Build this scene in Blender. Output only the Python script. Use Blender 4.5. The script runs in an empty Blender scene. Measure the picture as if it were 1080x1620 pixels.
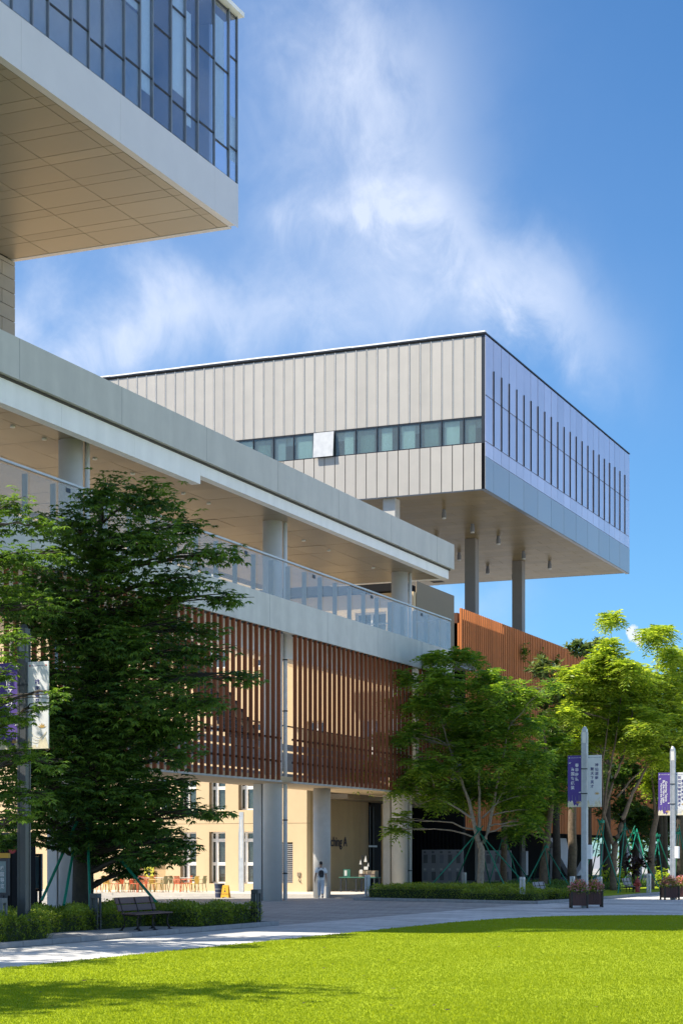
import bpy, math, random
import numpy as np
from mathutils import Matrix, Vector

R = math.radians
rnd = random.Random(7)
rng = np.random.default_rng(11)
scene = bpy.context.scene
COL = scene.collection

# ------------------------------------------------------------------ camera, sky, sun, exposure
F = 2845.0          # focal length in photo pixels
HZ = 1353.0         # photo row of the horizon
CH = 2.06           # camera height
YAW = R(23.04)
cs, sn = math.cos(YAW), math.sin(YAW)
cam = bpy.data.cameras.new('camera'); camo = bpy.data.objects.new('camera', cam); COL.objects.link(camo)
camo.location = (0, 0, CH); camo.rotation_euler = (R(90), 0, YAW)
cam.sensor_fit = 'HORIZONTAL'; cam.sensor_width = 36; cam.lens = 36 * F / 1080
cam.shift_y = (HZ - 810) / 1080; cam.clip_start = 0.5; cam.clip_end = 5000
scene.camera = camo

SUN_AZ = Vector((-0.8, -0.6, 0)); SUN_EL = R(53)
sdir = Vector((SUN_AZ.x * math.cos(SUN_EL), SUN_AZ.y * math.cos(SUN_EL), math.sin(SUN_EL)))
sl = bpy.data.lights.new('sun', 'SUN'); sl.energy = 4.6; sl.angle = R(0.55); sl.color = (1.0, 0.91, 0.77)
so = bpy.data.objects.new('sun', sl); COL.objects.link(so)
so.rotation_euler = sdir.to_track_quat('Z', 'Y').to_euler(); so.location = (-60, -40, 90)

W = bpy.data.worlds.new('World'); scene.world = W; W.use_nodes = True
wn, wl = W.node_tree.nodes, W.node_tree.links
wn.clear()
def N(nodes, t, **kw):
    n = nodes.new(t)
    for k, v in kw.items(): setattr(n, k, v)
    return n
def wmath(op, a, b=None, clamp=False):
    n = N(wn, 'ShaderNodeMath', operation=op, use_clamp=clamp)
    for i, v in enumerate((a, b)):
        if v is None: continue
        if isinstance(v, (int, float)): n.inputs[i].default_value = v
        else: wl.new(v, n.inputs[i])
    return n.outputs[0]
sky = N(wn, 'ShaderNodeTexSky', sky_type='NISHITA', sun_disc=False)
sky.sun_elevation = SUN_EL; sky.sun_rotation = math.atan2(SUN_AZ.x, SUN_AZ.y)
sky.air_density = 1.0; sky.dust_density = 0.3; sky.ozone_density = 3.0
tint = N(wn, 'ShaderNodeMix', data_type='RGBA', blend_type='MULTIPLY'); tint.inputs[0].default_value = 1
wl.new(sky.outputs[0], tint.inputs[6]); tint.inputs[7].default_value = (0.47, 0.82, 1.08, 1)
tc = N(wn, 'ShaderNodeTexCoord')
def dot(v):
    n = N(wn, 'ShaderNodeVectorMath', operation='DOT_PRODUCT'); wl.new(tc.outputs['Generated'], n.inputs[0]); n.inputs[1].default_value = v
    return n.outputs['Value']
dF, dR, dU = dot((-sn, cs, 0)), dot((cs, sn, 0)), dot((0, 0, 1))
front = wmath('MAXIMUM', dF, 0.15)
gu, gv = wmath('DIVIDE', dR, front), wmath('DIVIDE', dU, front)
# wispy turbulence in direction space
comb = N(wn, 'ShaderNodeCombineXYZ'); wl.new(gu, comb.inputs[0]); wl.new(gv, comb.inputs[1])
def wnoise(scale, detail, rough, dist, sx=1, sy=1, rot=0, off=0):
    m = N(wn, 'ShaderNodeMapping'); wl.new(comb.outputs[0], m.inputs[0]); m.inputs[3].default_value = (sx, sy, 1); m.inputs[2].default_value = (0, 0, rot); m.inputs[1].default_value = (off, off * 2, 0)
    n = N(wn, 'ShaderNodeTexNoise'); wl.new(m.outputs[0], n.inputs['Vector'])
    n.inputs['Scale'].default_value = scale; n.inputs['Detail'].default_value = detail; n.inputs['Roughness'].default_value = rough; n.inputs['Distortion'].default_value = dist
    return n.outputs['Fac']
n1 = wnoise(8, 10, 0.6, 0.4, 1.25, 1.0, R(-30), 3)
n2 = wnoise(24, 10, 0.62, 0.5, 1.25, 0.85, R(-50), 8)
n4 = wnoise(95, 5, 0.6, 0.3, 1, 1, 0, 5)
n3 = wnoise(3.2, 3, 0.5, 0.4, 1, 1, 0, 1)
wob = wmath('MULTIPLY', wmath('SUBTRACT', n1, 0.5), 0.085)
wob2 = wmath('MULTIPLY', wmath('SUBTRACT', n2, 0.5), 0.035)
uu = wmath('ADD', gu, wmath('ADD', wob, wob2)); vv = wmath('ADD', gv, wmath('SUBTRACT', wob2, wob))
tot = None
for (px, py, rx, ry, rot, s) in [(585, 60, 150, 150, 0, .50), (640, 220, 95, 170, 12, .66), (560, 350, 135, 45, -8, .62), (740, 400, 150, 62, -32, .56),
                                (880, 500, 120, 62, -38, .62), (400, 480, 360, 60, 6, .48), (130, 530, 200, 70, 8, 1.0), (620, 515, 250, 65, 4, .40),
                                (740, 950, 90, 50, 0, .35), (700, 320, 60, 60, 0, .35), (470, 200, 100, 260, 10, .30)]:
    cx, cy = (px - 540) / F, (HZ - py) / F
    a = R(rot); du = wmath('SUBTRACT', uu, cx); dv = wmath('SUBTRACT', vv, cy)
    e1 = wmath('DIVIDE', wmath('ADD', wmath('MULTIPLY', du, math.cos(a)), wmath('MULTIPLY', dv, math.sin(a))), rx / F)
    e2 = wmath('DIVIDE', wmath('SUBTRACT', wmath('MULTIPLY', dv, math.cos(a)), wmath('MULTIPLY', du, math.sin(a))), ry / F)
    q = wmath('ADD', wmath('MULTIPLY', e1, e1), wmath('MULTIPLY', e2, e2))
    g = wmath('MULTIPLY', wmath('EXPONENT', wmath('MULTIPLY', q, -1.0)), s)
    tot = g if tot is None else wmath('ADD', tot, g)
# thin even veil of high cloud on the left of the sky
vq = wmath('ADD', wmath('POWER', wmath('DIVIDE', wmath('SUBTRACT', uu, (330 - 540) / F), 520 / F), 2), wmath('POWER', wmath('DIVIDE', wmath('SUBTRACT', vv, (HZ - 480) / F), 620 / F), 2))
veil = wmath('MULTIPLY', wmath('EXPONENT', wmath('MULTIPLY', vq, -1.0)), wmath('MULTIPLY', n3, .30))
texm = wmath('ADD', wmath('MULTIPLY', n1, 1.45), wmath('MULTIPLY', n2, 1.05))
cl = wmath('MULTIPLY', tot, wmath('MULTIPLY', wmath('SUBTRACT', texm, 0.62), 1.12), clamp=True)
cl = wmath('ADD', cl, wmath('MULTIPLY', veil, wmath('SUBTRACT', 1.0, wmath('MULTIPLY', cl, .8))), clamp=True)
# unseen clouds added over the rest of the sky to brighten the shade
base_c = wmath('MULTIPLY', wmath('SUBTRACT', wmath('ADD', wmath('MULTIPLY', n3, .7), wmath('MULTIPLY', n2, .5)), 0.42), 1.6, clamp=True)
inview = wmath('MULTIPLY', wmath('SUBTRACT', dF, 0.66), 7, clamp=True)
cl = wmath('ADD', cl, wmath('MULTIPLY', base_c, wmath('SUBTRACT', 1.0, inview)), clamp=True)
# one small dense cloud above the trees
sx_, sy_ = (1001 - 540) / F, (HZ - 1006) / F
q = wmath('ADD', wmath('POWER', wmath('DIVIDE', wmath('SUBTRACT', wmath('ADD', gu, wmath('MULTIPLY', wob2, .42)), sx_), 13 / F), 2), wmath('POWER', wmath('DIVIDE', wmath('SUBTRACT', wmath('ADD', gv, wmath('MULTIPLY', wob, .16)), sy_), 15 / F), 2))
small = wmath('MULTIPLY', wmath('MULTIPLY', wmath('SUBTRACT', wmath('ADD', 1.1, wmath('MULTIPLY', wmath('SUBTRACT', n4, .5), 4.2)), q), 2.2, clamp=True), wmath('GREATER_THAN', dF, 0.2))
cl = wmath('MAXIMUM', wmath('MULTIPLY', cl, 0.78), small)
cmix = N(wn, 'ShaderNodeMix', data_type='RGBA'); wl.new(cl, cmix.inputs[0]); wl.new(tint.outputs[2], cmix.inputs[6]); cmix.inputs[7].default_value = (5.8, 6.3, 7.4, 1)
bg = N(wn, 'ShaderNodeBackground'); bg.inputs[1].default_value = 0.082; wl.new(cmix.outputs[2], bg.inputs[0])
wo = N(wn, 'ShaderNodeOutputWorld'); wl.new(bg.outputs[0], wo.inputs[0])

scene.view_settings.view_transform = 'Standard'; scene.view_settings.look = 'None'
scene.view_settings.exposure = 0.95; scene.view_settings.gamma = 1; scene.view_settings.use_curve_mapping = False
scene.cycles.max_bounces = 6; scene.cycles.transparent_max_bounces = 12; scene.cycles.use_denoising = True
scene.cycles.sample_clamp_indirect = 6

# ------------------------------------------------------------------ where photo points lie on real planes
def onX(px, X):
    r = (px - 540) / F; return X * (cs + r * sn) / (r * cs - sn)
def onY(px, Y):
    r = (px - 540) / F; return Y * (r * cs - sn) / (cs + r * sn)
def dep(x, y): return -x * sn + y * cs
def Zat(py, x, y): return CH + (HZ - py) * dep(x, y) / F
def at(px, d):
    u = (px - 540) / F * d; return (u * cs - d * sn, u * sn + d * cs)
def ground(px, py, z=0.0):
    d = F * (CH - z) / (py - HZ); return at(px, d)
def P3(px, py, d):
    x, y = at(px, d); return (x, y, CH + (HZ - py) * d / F)

# ------------------------------------------------------------------ materials
MATS = {}
def mat(name, col, rough=0.6, metal=0.0, var=0.08, scale=3.0, bump=0.0, bscale=40.0, objvar=0.0, spec=0.5, streak=0.0, dirt=None):
    m = bpy.data.materials.new(name); m.use_nodes = True
    nt = m.node_tree; nd, lk = nt.nodes, nt.links
    b = nd['Principled BSDF']; b.inputs['Roughness'].default_value = rough; b.inputs['Metallic'].default_value = metal
    b.inputs['Specular IOR Level'].default_value = spec
    geo = nd.new('ShaderNodeNewGeometry')
    no = nd.new('ShaderNodeTexNoise'); no.inputs['Scale'].default_value = scale; no.inputs['Detail'].default_value = 6; no.inputs['Roughness'].default_value = .6
    lk.new(geo.outputs['Position'], no.inputs['Vector'])
    mr = nd.new('ShaderNodeMapRange'); mr.inputs[1].default_value = .3; mr.inputs[2].default_value = .7; mr.inputs[3].default_value = 1 - var; mr.inputs[4].default_value = 1 + var
    lk.new(no.outputs['Fac'], mr.inputs[0]); fac = mr.outputs[0]
    def mul(a, b_):
        x = nd.new('ShaderNodeMath'); x.operation = 'MULTIPLY'; lk.new(a, x.inputs[0]); lk.new(b_, x.inputs[1]); return x.outputs[0]
    if objvar:
        oi = nd.new('ShaderNodeObjectInfo'); m2 = nd.new('ShaderNodeMapRange'); m2.inputs[3].default_value = 1 - objvar; m2.inputs[4].default_value = 1 + objvar
        lk.new(oi.outputs['Random'], m2.inputs[0]); fac = mul(fac, m2.outputs[0])
    if streak:
        mp = nd.new('ShaderNodeMapping'); mp.inputs[3].default_value = (1.1, 1.1, 0.10); lk.new(geo.outputs['Position'], mp.inputs[0])
        n2_ = nd.new('ShaderNodeTexNoise'); n2_.inputs['Scale'].default_value = 1.5; n2_.inputs['Detail'].default_value = 8; lk.new(mp.outputs[0], n2_.inputs['Vector'])
        m3 = nd.new('ShaderNodeMapRange'); m3.inputs[1].default_value = .35; m3.inputs[2].default_value = .65; m3.inputs[3].default_value = 1 - streak; m3.inputs[4].default_value = 1.0
        lk.new(n2_.outputs['Fac'], m3.inputs[0]); fac = mul(fac, m3.outputs[0])
    vm = nd.new('ShaderNodeVectorMath'); vm.operation = 'SCALE'; vm.inputs[0].default_value = col[:3]; lk.new(fac, vm.inputs['Scale'])
    lk.new(vm.outputs[0], b.inputs['Base Color'])
    r2 = nd.new('ShaderNodeMapRange'); r2.inputs[3].default_value = max(rough - .08, .02); r2.inputs[4].default_value = min(rough + .08, 1); lk.new(no.outputs['Fac'], r2.inputs[0]); lk.new(r2.outputs[0], b.inputs['Roughness'])
    if bump:
        n3_ = nd.new('ShaderNodeTexNoise'); n3_.inputs['Scale'].default_value = bscale; n3_.inputs['Detail'].default_value = 4; lk.new(geo.outputs['Position'], n3_.inputs['Vector'])
        bp = nd.new('ShaderNodeBump'); bp.inputs['Strength'].default_value = bump; bp.inputs['Distance'].default_value = .02; lk.new(n3_.outputs['Fac'], bp.inputs['Height']); lk.new(bp.outputs[0], b.inputs['Normal'])
    MATS[name] = m
    return m

def glassmat(name, tintc, refl, rough=0.03, trans=0.6, ripple=.0):
    """thin pane: part see-through, part mirror, part faint body colour"""
    m = bpy.data.materials.new(name); m.use_nodes = True
    nd, lk = m.node_tree.nodes, m.node_tree.links; nd.clear()
    out = nd.new('ShaderNodeOutputMaterial'); tr = nd.new('ShaderNodeBsdfTransparent'); tr.inputs[0].default_value = (*tintc, 1)
    gl = nd.new('ShaderNodeBsdfGlossy'); gl.inputs['Roughness'].default_value = rough; gl.inputs[0].default_value = (.85, .9, 1, 1)
    di = nd.new('ShaderNodeBsdfDiffuse'); di.inputs[0].default_value = (*[c * .5 for c in tintc], 1)
    m1 = nd.new('ShaderNodeMixShader'); m1.inputs[0].default_value = trans; lk.new(di.outputs[0], m1.inputs[1]); lk.new(tr.outputs[0], m1.inputs[2])
    lw = nd.new('ShaderNodeLayerWeight'); lw.inputs[0].default_value = .5; pw4 = nd.new('ShaderNodeMath'); pw4.operation = 'POWER'; pw4.inputs[1].default_value = 3.5; lk.new(lw.outputs['Facing'], pw4.inputs[0]); hf = nd.new('ShaderNodeMath'); hf.operation = 'MULTIPLY'; hf.inputs[1].default_value = .6; lk.new(pw4.outputs[0], hf.inputs[0])
    ma = nd.new('ShaderNodeMath'); ma.operation = 'ADD'; ma.use_clamp = True; ma.inputs[1].default_value = refl; lk.new(hf.outputs[0], ma.inputs[0])
    geo = nd.new('ShaderNodeNewGeometry'); no = nd.new('ShaderNodeTexNoise'); no.inputs['Scale'].default_value = .8; no.inputs['Detail'].default_value = 2; lk.new(geo.outputs['Position'], no.inputs['Vector'])
    bp = nd.new('ShaderNodeBump'); bp.inputs['Strength'].default_value = ripple; bp.inputs['Distance'].default_value = .02; lk.new(no.outputs['Fac'], bp.inputs['Height']); lk.new(bp.outputs[0], gl.inputs['Normal'])
    m2 = nd.new('ShaderNodeMixShader'); lk.new(ma.outputs[0], m2.inputs[0]); lk.new(m1.outputs[0], m2.inputs[1]); lk.new(gl.outputs[0], m2.inputs[2])
    lk.new(m2.outputs[0], out.inputs[0]); MATS[name] = m
    return m

def leafmat(name, dark, light, trans=0.35, rough=.45):
    m = bpy.data.materials.new(name); m.use_nodes = True
    nd, lk = m.node_tree.nodes, m.node_tree.links
    b = nd['Principled BSDF']; b.inputs['Roughness'].default_value = rough; b.inputs['Specular IOR Level'].default_value = .4
    a = nd.new('ShaderNodeAttribute'); a.attribute_name = 'tone'
    cr = nd.new('ShaderNodeMix'); cr.data_type = 'RGBA'; cr.inputs[6].default_value = (*dark, 1); cr.inputs[7].default_value = (*light, 1); lk.new(a.outputs['Fac'], cr.inputs[0])
    lk.new(cr.outputs[2], b.inputs['Base Color'])
    t = nd.new('ShaderNodeBsdfTranslucent'); vm = nd.new('ShaderNodeMix'); vm.data_type = 'RGBA'; vm.blend_type = 'MULTIPLY'; vm.inputs[0].default_value = 1; lk.new(cr.outputs[2], vm.inputs[6]); vm.inputs[7].default_value = (1.6, 1.5, .6, 1); lk.new(vm.outputs[2], t.inputs[0])
    mx = nd.new('ShaderNodeMixShader'); mx.inputs[0].default_value = trans; lk.new(b.outputs[0], mx.inputs[1]); lk.new(t.outputs[0], mx.inputs[2])
    lk.new(mx.outputs[0], nd['Material Output'].inputs[0]); MATS[name] = m
    return m

mat('grey_fascia', (.56, .55, .505), .55, 0, .05, 1.2, streak=.09)
mat('white_fascia', (.93, .92, .90), .55, 0, .03, 1.5, streak=.08)
mat('balcony_fascia', (.64, .64, .59), .6, 0, .06, 1.6, streak=.12, bump=.1, bscale=8)
mat('box_fascia', (.70, .67, .67), .35, .2, .03, .8)
mat('column_paint', (.70, .69, .66), .6, 0, .05, 2, streak=.08)
mat('soffit_metal', (.27, .225, .165), .38, .15, .05, 1.2, objvar=.09, bump=.12, bscale=.9, spec=.3)
mat('box_soffit', (.40, .33, .235), .38, .35, .04, 1.2, objvar=.06)
mat('far_soffit', (.42, .32, .165), .40, .2, .05, 1.0, objvar=.10)
mat('joint_dark', (.06, .055, .05), .8)
mat('cream_panel', (.455, .428, .39), .5, .1, .03, 1.0, objvar=.035, streak=.05)
mat('coping', (.86, .86, .86), .5)
mat('fin_metal', (.30, .30, .27), .5, .2)
mat('dark_frame', (.035, .04, .05), .4, .5)
mat('grey_frame', (.26, .28, .32), .4, .5)
mat('white_frame', (.86, .86, .85), .4)
mat('side_panel', (.36, .38, .40), .32, .5, .03, .6, objvar=.04)
mat('room_dark', (.10, .11, .14), .8)
mat('room_ceiling', (.55, .58, .60), .8)
mat('blind_pale', (.85, .90, .86), .8, 0, .06, 6, streak=.12)
mat('blind_green', (.34, .42, .40), .8, 0, .12, 6, streak=.25)
mat('stone_tile', (.42, .35, .26), .7, 0, .06, 2, objvar=.06)
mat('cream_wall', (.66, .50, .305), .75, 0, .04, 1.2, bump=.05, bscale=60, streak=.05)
mat('shaded_cream_wall', (.50, .36, .19), .7, 0, .05, 1.5, streak=.08)  # darker copy of the cream render, with shade put into its colour
mat('brown_wall', (.24, .19, .13), .7, 0, .05, 1.5)
mat('terracotta', (.25, .078, .032), .7, 0, .08, 2, objvar=.10, streak=.10, spec=.25)
mat('orange_screen', (.62, .21, .065), .7, 0, .06, 2, objvar=.12, streak=.08, spec=.2)
mat('screen_backing', (.10, .035, .012), .7, 0, .1, 2)
mat('dark_wall', (.012, .012, .013), .8, 0, .1, 2, spec=.15)
mat('mid_grey', (.22, .23, .25), .7)
mat('light_concrete', (.50, .49, .46), .7, 0, .08, 2)
mat('square_column', (.26, .235, .21), .5, 0, .05, 1.5)  # dark tone holds the shade under the raised box
mat('metal_rail', (.55, .55, .54), .4, .4)
mat('galvanised', (.58, .60, .62), .42, .55, .10, 6, streak=.15)
mat('dark_pole', (.08, .085, .09), .45, .4, .1, 6)
mat('kerb', (.30, .30, .30), .8, 0, .15, 6, bump=.2)
mat('podium', (.55, .51, .45), .75, 0, .08, 3)
mat('soil', (.05, .04, .025), .95, 0, .3, 6)
mat('hedge_core', (.035, .055, .015), .95, 0, .3, 8)
mat('bench_wood', (.10, .055, .05), .55, 0, .15, 9, objvar=.1)
mat('bench_grey', (.26, .24, .24), .55, 0, .15, 9, objvar=.1)
mat('cast_iron', (.025, .022, .022), .5, .5)
mat('planter_wood', (.085, .03, .022), .5, 0, .18, 7, objvar=.15)
mat('flower_pink', (.42, .16, .20), .7, 0, .3, 40)
mat('stake_green', (.0, .20, .12), .5, 0, .12, 10)
mat('bark', (.17, .125, .085), .9, 0, .35, 7, bump=.6, bscale=18)
mat('bark_dark', (.055, .045, .035), .9, 0, .3, 6, bump=.7, bscale=14)
mat('bark_pale', (.34, .28, .21), .9, 0, .3, 8, bump=.5, bscale=18)
mat('banner_white', (.68, .69, .70), .6, 0, .05, 3)
mat('banner_purple', (.085, .05, .27), .6, 0, .08, 3)
mat('ink', (.03, .03, .05), .6)
mat('ink_blue', (.03, .03, .18), .6)
mat('ink_white', (.85, .85, .85), .6)
mat('gold_print', (.55, .34, .08), .6, 0, .3, 12)
mat('cream_print', (.70, .63, .46), .6, 0, .2, 12)
mat('red_print', (.45, .03, .03), .6)
mat('hydrant_red', (.33, .045, .035), .5, 0, .2, 12)
mat('yellow_plastic', (.75, .40, .02), .5)
mat('sign_yellow', (.52, .50, .05), .5)
mat('bin_blue', (.025, .035, .075), .5)
mat('chair_orange', (.60, .12, .04), .5)
mat('chair_yellow', (.55, .36, .06), .5)
mat('chair_olive', (.20, .19, .09), .5)
mat('table_pale', (.60, .58, .52), .5)
mat('skin', (.40, .24, .16), .6)
mat('cloth_white', (.86, .86, .84), .8, 0, .04, 20)
mat('cloth_grey', (.56, .60, .64), .8, 0, .06, 20)
mat('black_cloth', (.02, .02, .022), .7)
mat('hair', (.012, .01, .009), .6)
mat('teal_screen', (.16, .26, .28), .25)
mat('poster_grey', (.30, .30, .31), .7, 0, .08, 3)
mat('poster_dark', (.14, .14, .145), .7)
mat('table_green', (.01, .10, .07), .6)
mat('paper', (.5, .5, .48), .7)
mat('lamp_white', (.75, .74, .7), .4)
glassmat('glass_blue', (.86, .92, .98), .12, .03, .96, .08)
glassmat('glass_window', (.74, .84, .84), .04, .04, .85)
glassmat('glass_rail', (.985, .98, .94), .0, .05, .76)
glassmat('glass_dark', (.20, .26, .24), .10, .05, .5)
# far glass wall: mirror-like, faint lilac
mat('lilac_glass', (.62, .59, .69), .12, .5, .05, .35, objvar=.09, bump=.05, bscale=.5)
mat('lilac_glass_low', (.64, .60, .70), .2, .4, .04, .35, objvar=.09)
leafmat('leaf_dark', (.036, .090, .026), (.17, .30, .060), .36)
leafmat('leaf_mid', (.06, .13, .028), (.20, .34, .05), .4)
leafmat('leaf_feather', (.07, .17, .030), (.28, .42, .045), .5)
leafmat('leaf_bright', (.13, .24, .035), (.48, .58, .08), .58)
leafmat('leaf_broad', (.045, .10, .035), (.26, .32, .14), .3, .28)
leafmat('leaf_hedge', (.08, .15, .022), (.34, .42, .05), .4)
leafmat('leaf_purple', (.03, .012, .018), (.08, .04, .04), .2)
leafmat('petal', (.50, .10, .18), (.78, .42, .45), .3, .7)
leafmat('grass_blade', (.215, .285, .012), (.335, .405, .022), .6, .8)

def ground_mat(name, c1, c2, bw, bh, mortar, rot=0.0, mc=None, rough=.75, stain=.22):
    m = bpy.data.materials.new(name); m.use_nodes = True
    nd, lk = m.node_tree.nodes, m.node_tree.links; b = nd['Principled BSDF']
    geo = nd.new('ShaderNodeNewGeometry'); mp = nd.new('ShaderNodeMapping'); mp.inputs[2].default_value = (0, 0, rot); lk.new(geo.outputs['Position'], mp.inputs[0])
    br = nd.new('ShaderNodeTexBrick'); lk.new(mp.outputs[0], br.inputs['Vector']); br.inputs['Scale'].default_value = 1
    br.inputs['Brick Width'].default_value = bw; br.inputs['Row Height'].default_value = bh; br.inputs['Mortar Size'].default_value = mortar
    br.inputs['Color1'].default_value = (*c1, 1); br.inputs['Color2'].default_value = (*c2, 1); br.inputs['Mortar'].default_value = (*(mc or [c * .5 for c in c1]), 1)
    no = nd.new('ShaderNodeTexNoise'); no.inputs['Scale'].default_value = .45; no.inputs['Detail'].default_value = 9; no.inputs['Roughness'].default_value = .7; lk.new(geo.outputs['Position'], no.inputs['Vector'])
    mr = nd.new('ShaderNodeMapRange'); mr.inputs[1].default_value = .3; mr.inputs[2].default_value = .7; mr.inputs[3].default_value = 1 - stain; mr.inputs[4].default_value = 1 + stain * .5; lk.new(no.outputs['Fac'], mr.inputs[0])
    vm = nd.new('ShaderNodeVectorMath'); vm.operation = 'SCALE'; lk.new(br.outputs['Color'], vm.inputs[0]); lk.new(mr.outputs[0], vm.inputs['Scale']); lk.new(vm.outputs[0], b.inputs['Base Color'])
    b.inputs['Roughness'].default_value = rough
    bp = nd.new('ShaderNodeBump'); bp.inputs['Strength'].default_value = .4; bp.inputs['Distance'].default_value = .01; lk.new(br.outputs['Fac'], bp.inputs['Height']); bp.invert = True; lk.new(bp.outputs[0], b.inputs['Normal'])
    MATS[name] = m
ground_mat('plaza_paving', (.29, .285, .275), (.44, .43, .415), 1.2, .6, .03)
ground_mat('path_paving', (.52, .515, .50), (.70, .69, .67), 1.2, .6, .03, mc=(.42, .42, .42))
ground_mat('band_paving', (.22, .22, .22), (.27, .27, .27), 1.2, .6, .02)

def lawn_mat():
    m = bpy.data.materials.new('lawn'); m.use_nodes = True
    nd, lk = m.node_tree.nodes, m.node_tree.links; b = nd['Principled BSDF']; b.inputs['Roughness'].default_value = .9; b.inputs['Specular IOR Level'].default_value = .1
    geo = nd.new('ShaderNodeNewGeometry')
    n = nd.new('ShaderNodeTexNoise'); n.inputs['Scale'].default_value = .35; n.inputs['Detail'].default_value = 10; n.inputs['Roughness'].default_value = .7; lk.new(geo.outputs['Position'], n.inputs['Vector'])
    cr = nd.new('ShaderNodeMix'); cr.data_type = 'RGBA'; cr.inputs[6].default_value = (.215, .285, .012, 1); cr.inputs[7].default_value = (.31, .38, .020, 1)
    mr = nd.new('ShaderNodeMapRange'); mr.inputs[1].default_value = .3; mr.inputs[2].default_value = .7; lk.new(n.outputs['Fac'], mr.inputs[0]); lk.new(mr.outputs[0], cr.inputs[0])
    lk.new(cr.outputs[2], b.inputs['Base Color']); MATS['lawn'] = m
lawn_mat()

# ------------------------------------------------------------------ mesh building
class MB:
    def __init__(self): self.v = []; self.f = []; self.M = None
    def add(self, vs, fs):
        o = len(self.v)
        if self.M is not None: vs = [tuple(self.M @ Vector(p)) for p in vs]
        self.v += [tuple(p) for p in vs]; self.f += [tuple(i + o for i in f) for f in fs]; return self
    def box(self, x0, y0, z0, x1, y1, z1):
        if x0 > x1: x0, x1 = x1, x0
        if y0 > y1: y0, y1 = y1, y0
        if z0 > z1: z0, z1 = z1, z0
        return self.add([(x0,y0,z0),(x1,y0,z0),(x1,y1,z0),(x0,y1,z0),(x0,y0,z1),(x1,y0,z1),(x1,y1,z1),(x0,y1,z1)],
                        [(0,3,2,1),(4,5,6,7),(0,1,5,4),(1,2,6,5),(2,3,7,6),(3,0,4,7)])
    def bevel_box(self, x0, y0, z0, x1, y1, z1, b=.01):
        def ring(ix, z): return [(x0+ix,y0+b,z),(x0+b,y0+ix,z),(x1-b,y0+ix,z),(x1-ix,y0+b,z),(x1-ix,y1-b,z),(x1-b,y1-ix,z),(x0+b,y1-ix,z),(x0+ix,y1-b,z)]
        vs = ring(b, z0) + ring(0, z0+b) + ring(0, z1-b) + ring(b, z1); fs = [tuple(range(7,-1,-1)), tuple(range(24,32))]
        for k in range(3):
            for i in range(8): j = (i+1) % 8; fs.append((k*8+i, k*8+j, k*8+8+j, k*8+8+i))
        return self.add(vs, fs)
    def tube(self, pts, rad, n=8, cap=True):
        pts = [Vector(p) for p in pts]
        if isinstance(rad, (int, float)): rad = [rad] * len(pts)
        vs, fs = [], []
        up = Vector((0, 0, 1))
        for i, p in enumerate(pts):
            d = (pts[min(i+1, len(pts)-1)] - pts[max(i-1, 0)])
            if d.length < 1e-6: d = Vector((0, 0, 1))
            d.normalize(); ref = up if abs(d.z) < .95 else Vector((1, 0, 0))
            a = d.cross(ref).normalized(); b = d.cross(a)
            for k in range(n):
                t = 2 * math.pi * k / n; vs.append(p + (a * math.cos(t) + b * math.sin(t)) * rad[i])
        for i in range(len(pts) - 1):
            for k in range(n): j = (k+1) % n; fs.append((i*n+k, i*n+j, (i+1)*n+j, (i+1)*n+k))
        if cap: fs += [tuple(range(n-1, -1, -1)), tuple(range((len(pts)-1)*n, len(pts)*n))]
        return self.add(vs, fs)
    def prism(self, poly, axis, a0, a1):
        """poly: 2-D points; axis 'x','y','z' extruded between a0 and a1"""
        def mk(p, a): return {'x': (a, p[0], p[1]), 'y': (p[0], a, p[1]), 'z': (p[0], p[1], a)}[axis]
        n = len(poly); vs = [mk(p, a0) for p in poly] + [mk(p, a1) for p in poly]
        fs = [tuple(range(n-1, -1, -1)), tuple(range(n, 2*n))] + [(i, (i+1) % n, n + (i+1) % n, n + i) for i in range(n)]
        return self.add(vs, fs)
    def mesh(self, name, m=None, smooth=False):
        me = bpy.data.meshes.new(name); me.from_pydata(self.v, [], self.f)
        if m: me.materials.append(MATS[m])
        if smooth: me.shade_smooth()
        me.update(); return me
    def build(self, name, m, parent=None, smooth=False, world=True, kind=None):
        return link(name, self.mesh(name, m, smooth), parent, world=world, kind=kind)

def link(name, data, parent=None, loc=None, world=True, kind=None, rot=None):
    o = bpy.data.objects.new(name, data); COL.objects.link(o)
    if loc is not None: o.location = loc
    if rot is not None: o.rotation_euler = rot
    if parent is not None:
        o.parent = parent
        if world: o.matrix_parent_inverse = PINV[parent.name]
    if kind: o['kind'] = kind
    return o
PINV = {}
def thing(name, label, cat, loc=(0, 0, 0), rotz=0.0, group=None):
    o = bpy.data.objects.new(name, None); COL.objects.link(o); o.empty_display_size = .3
    o.location = loc; o.rotation_euler = (0, 0, rotz)
    PINV[o.name] = (Matrix.Translation(loc) @ Matrix.Rotation(rotz, 4, 'Z')).inverted()
    tag(o, label, cat, group); return o
def tag(o, label, cat, group=None):
    o['label'] = label; o['category'] = cat
    if group: o['group'] = group
    return o
def structure(name, mb, m): return mb.build(name, m, kind='structure')
def copy_tree(o, parent=None):
    c = o.copy(); COL.objects.link(c); c.parent = parent
    for ch in list(o.children): copy_tree(ch, c)
    return c
# parts built in world coordinates have location 0, so their own sub-parts simply need an identity inverse
def wpart(name, mb, m, parent, **k):
    o = mb.build(name, m, parent, **k); PINV[o.name] = Matrix.Identity(4); return o
def piece(name, me, parent, loc, rot=None):
    """a copy-like piece sharing mesh me, placed at world loc under a part or thing"""
    return link(name, me, parent, loc, rot=rot)

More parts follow.
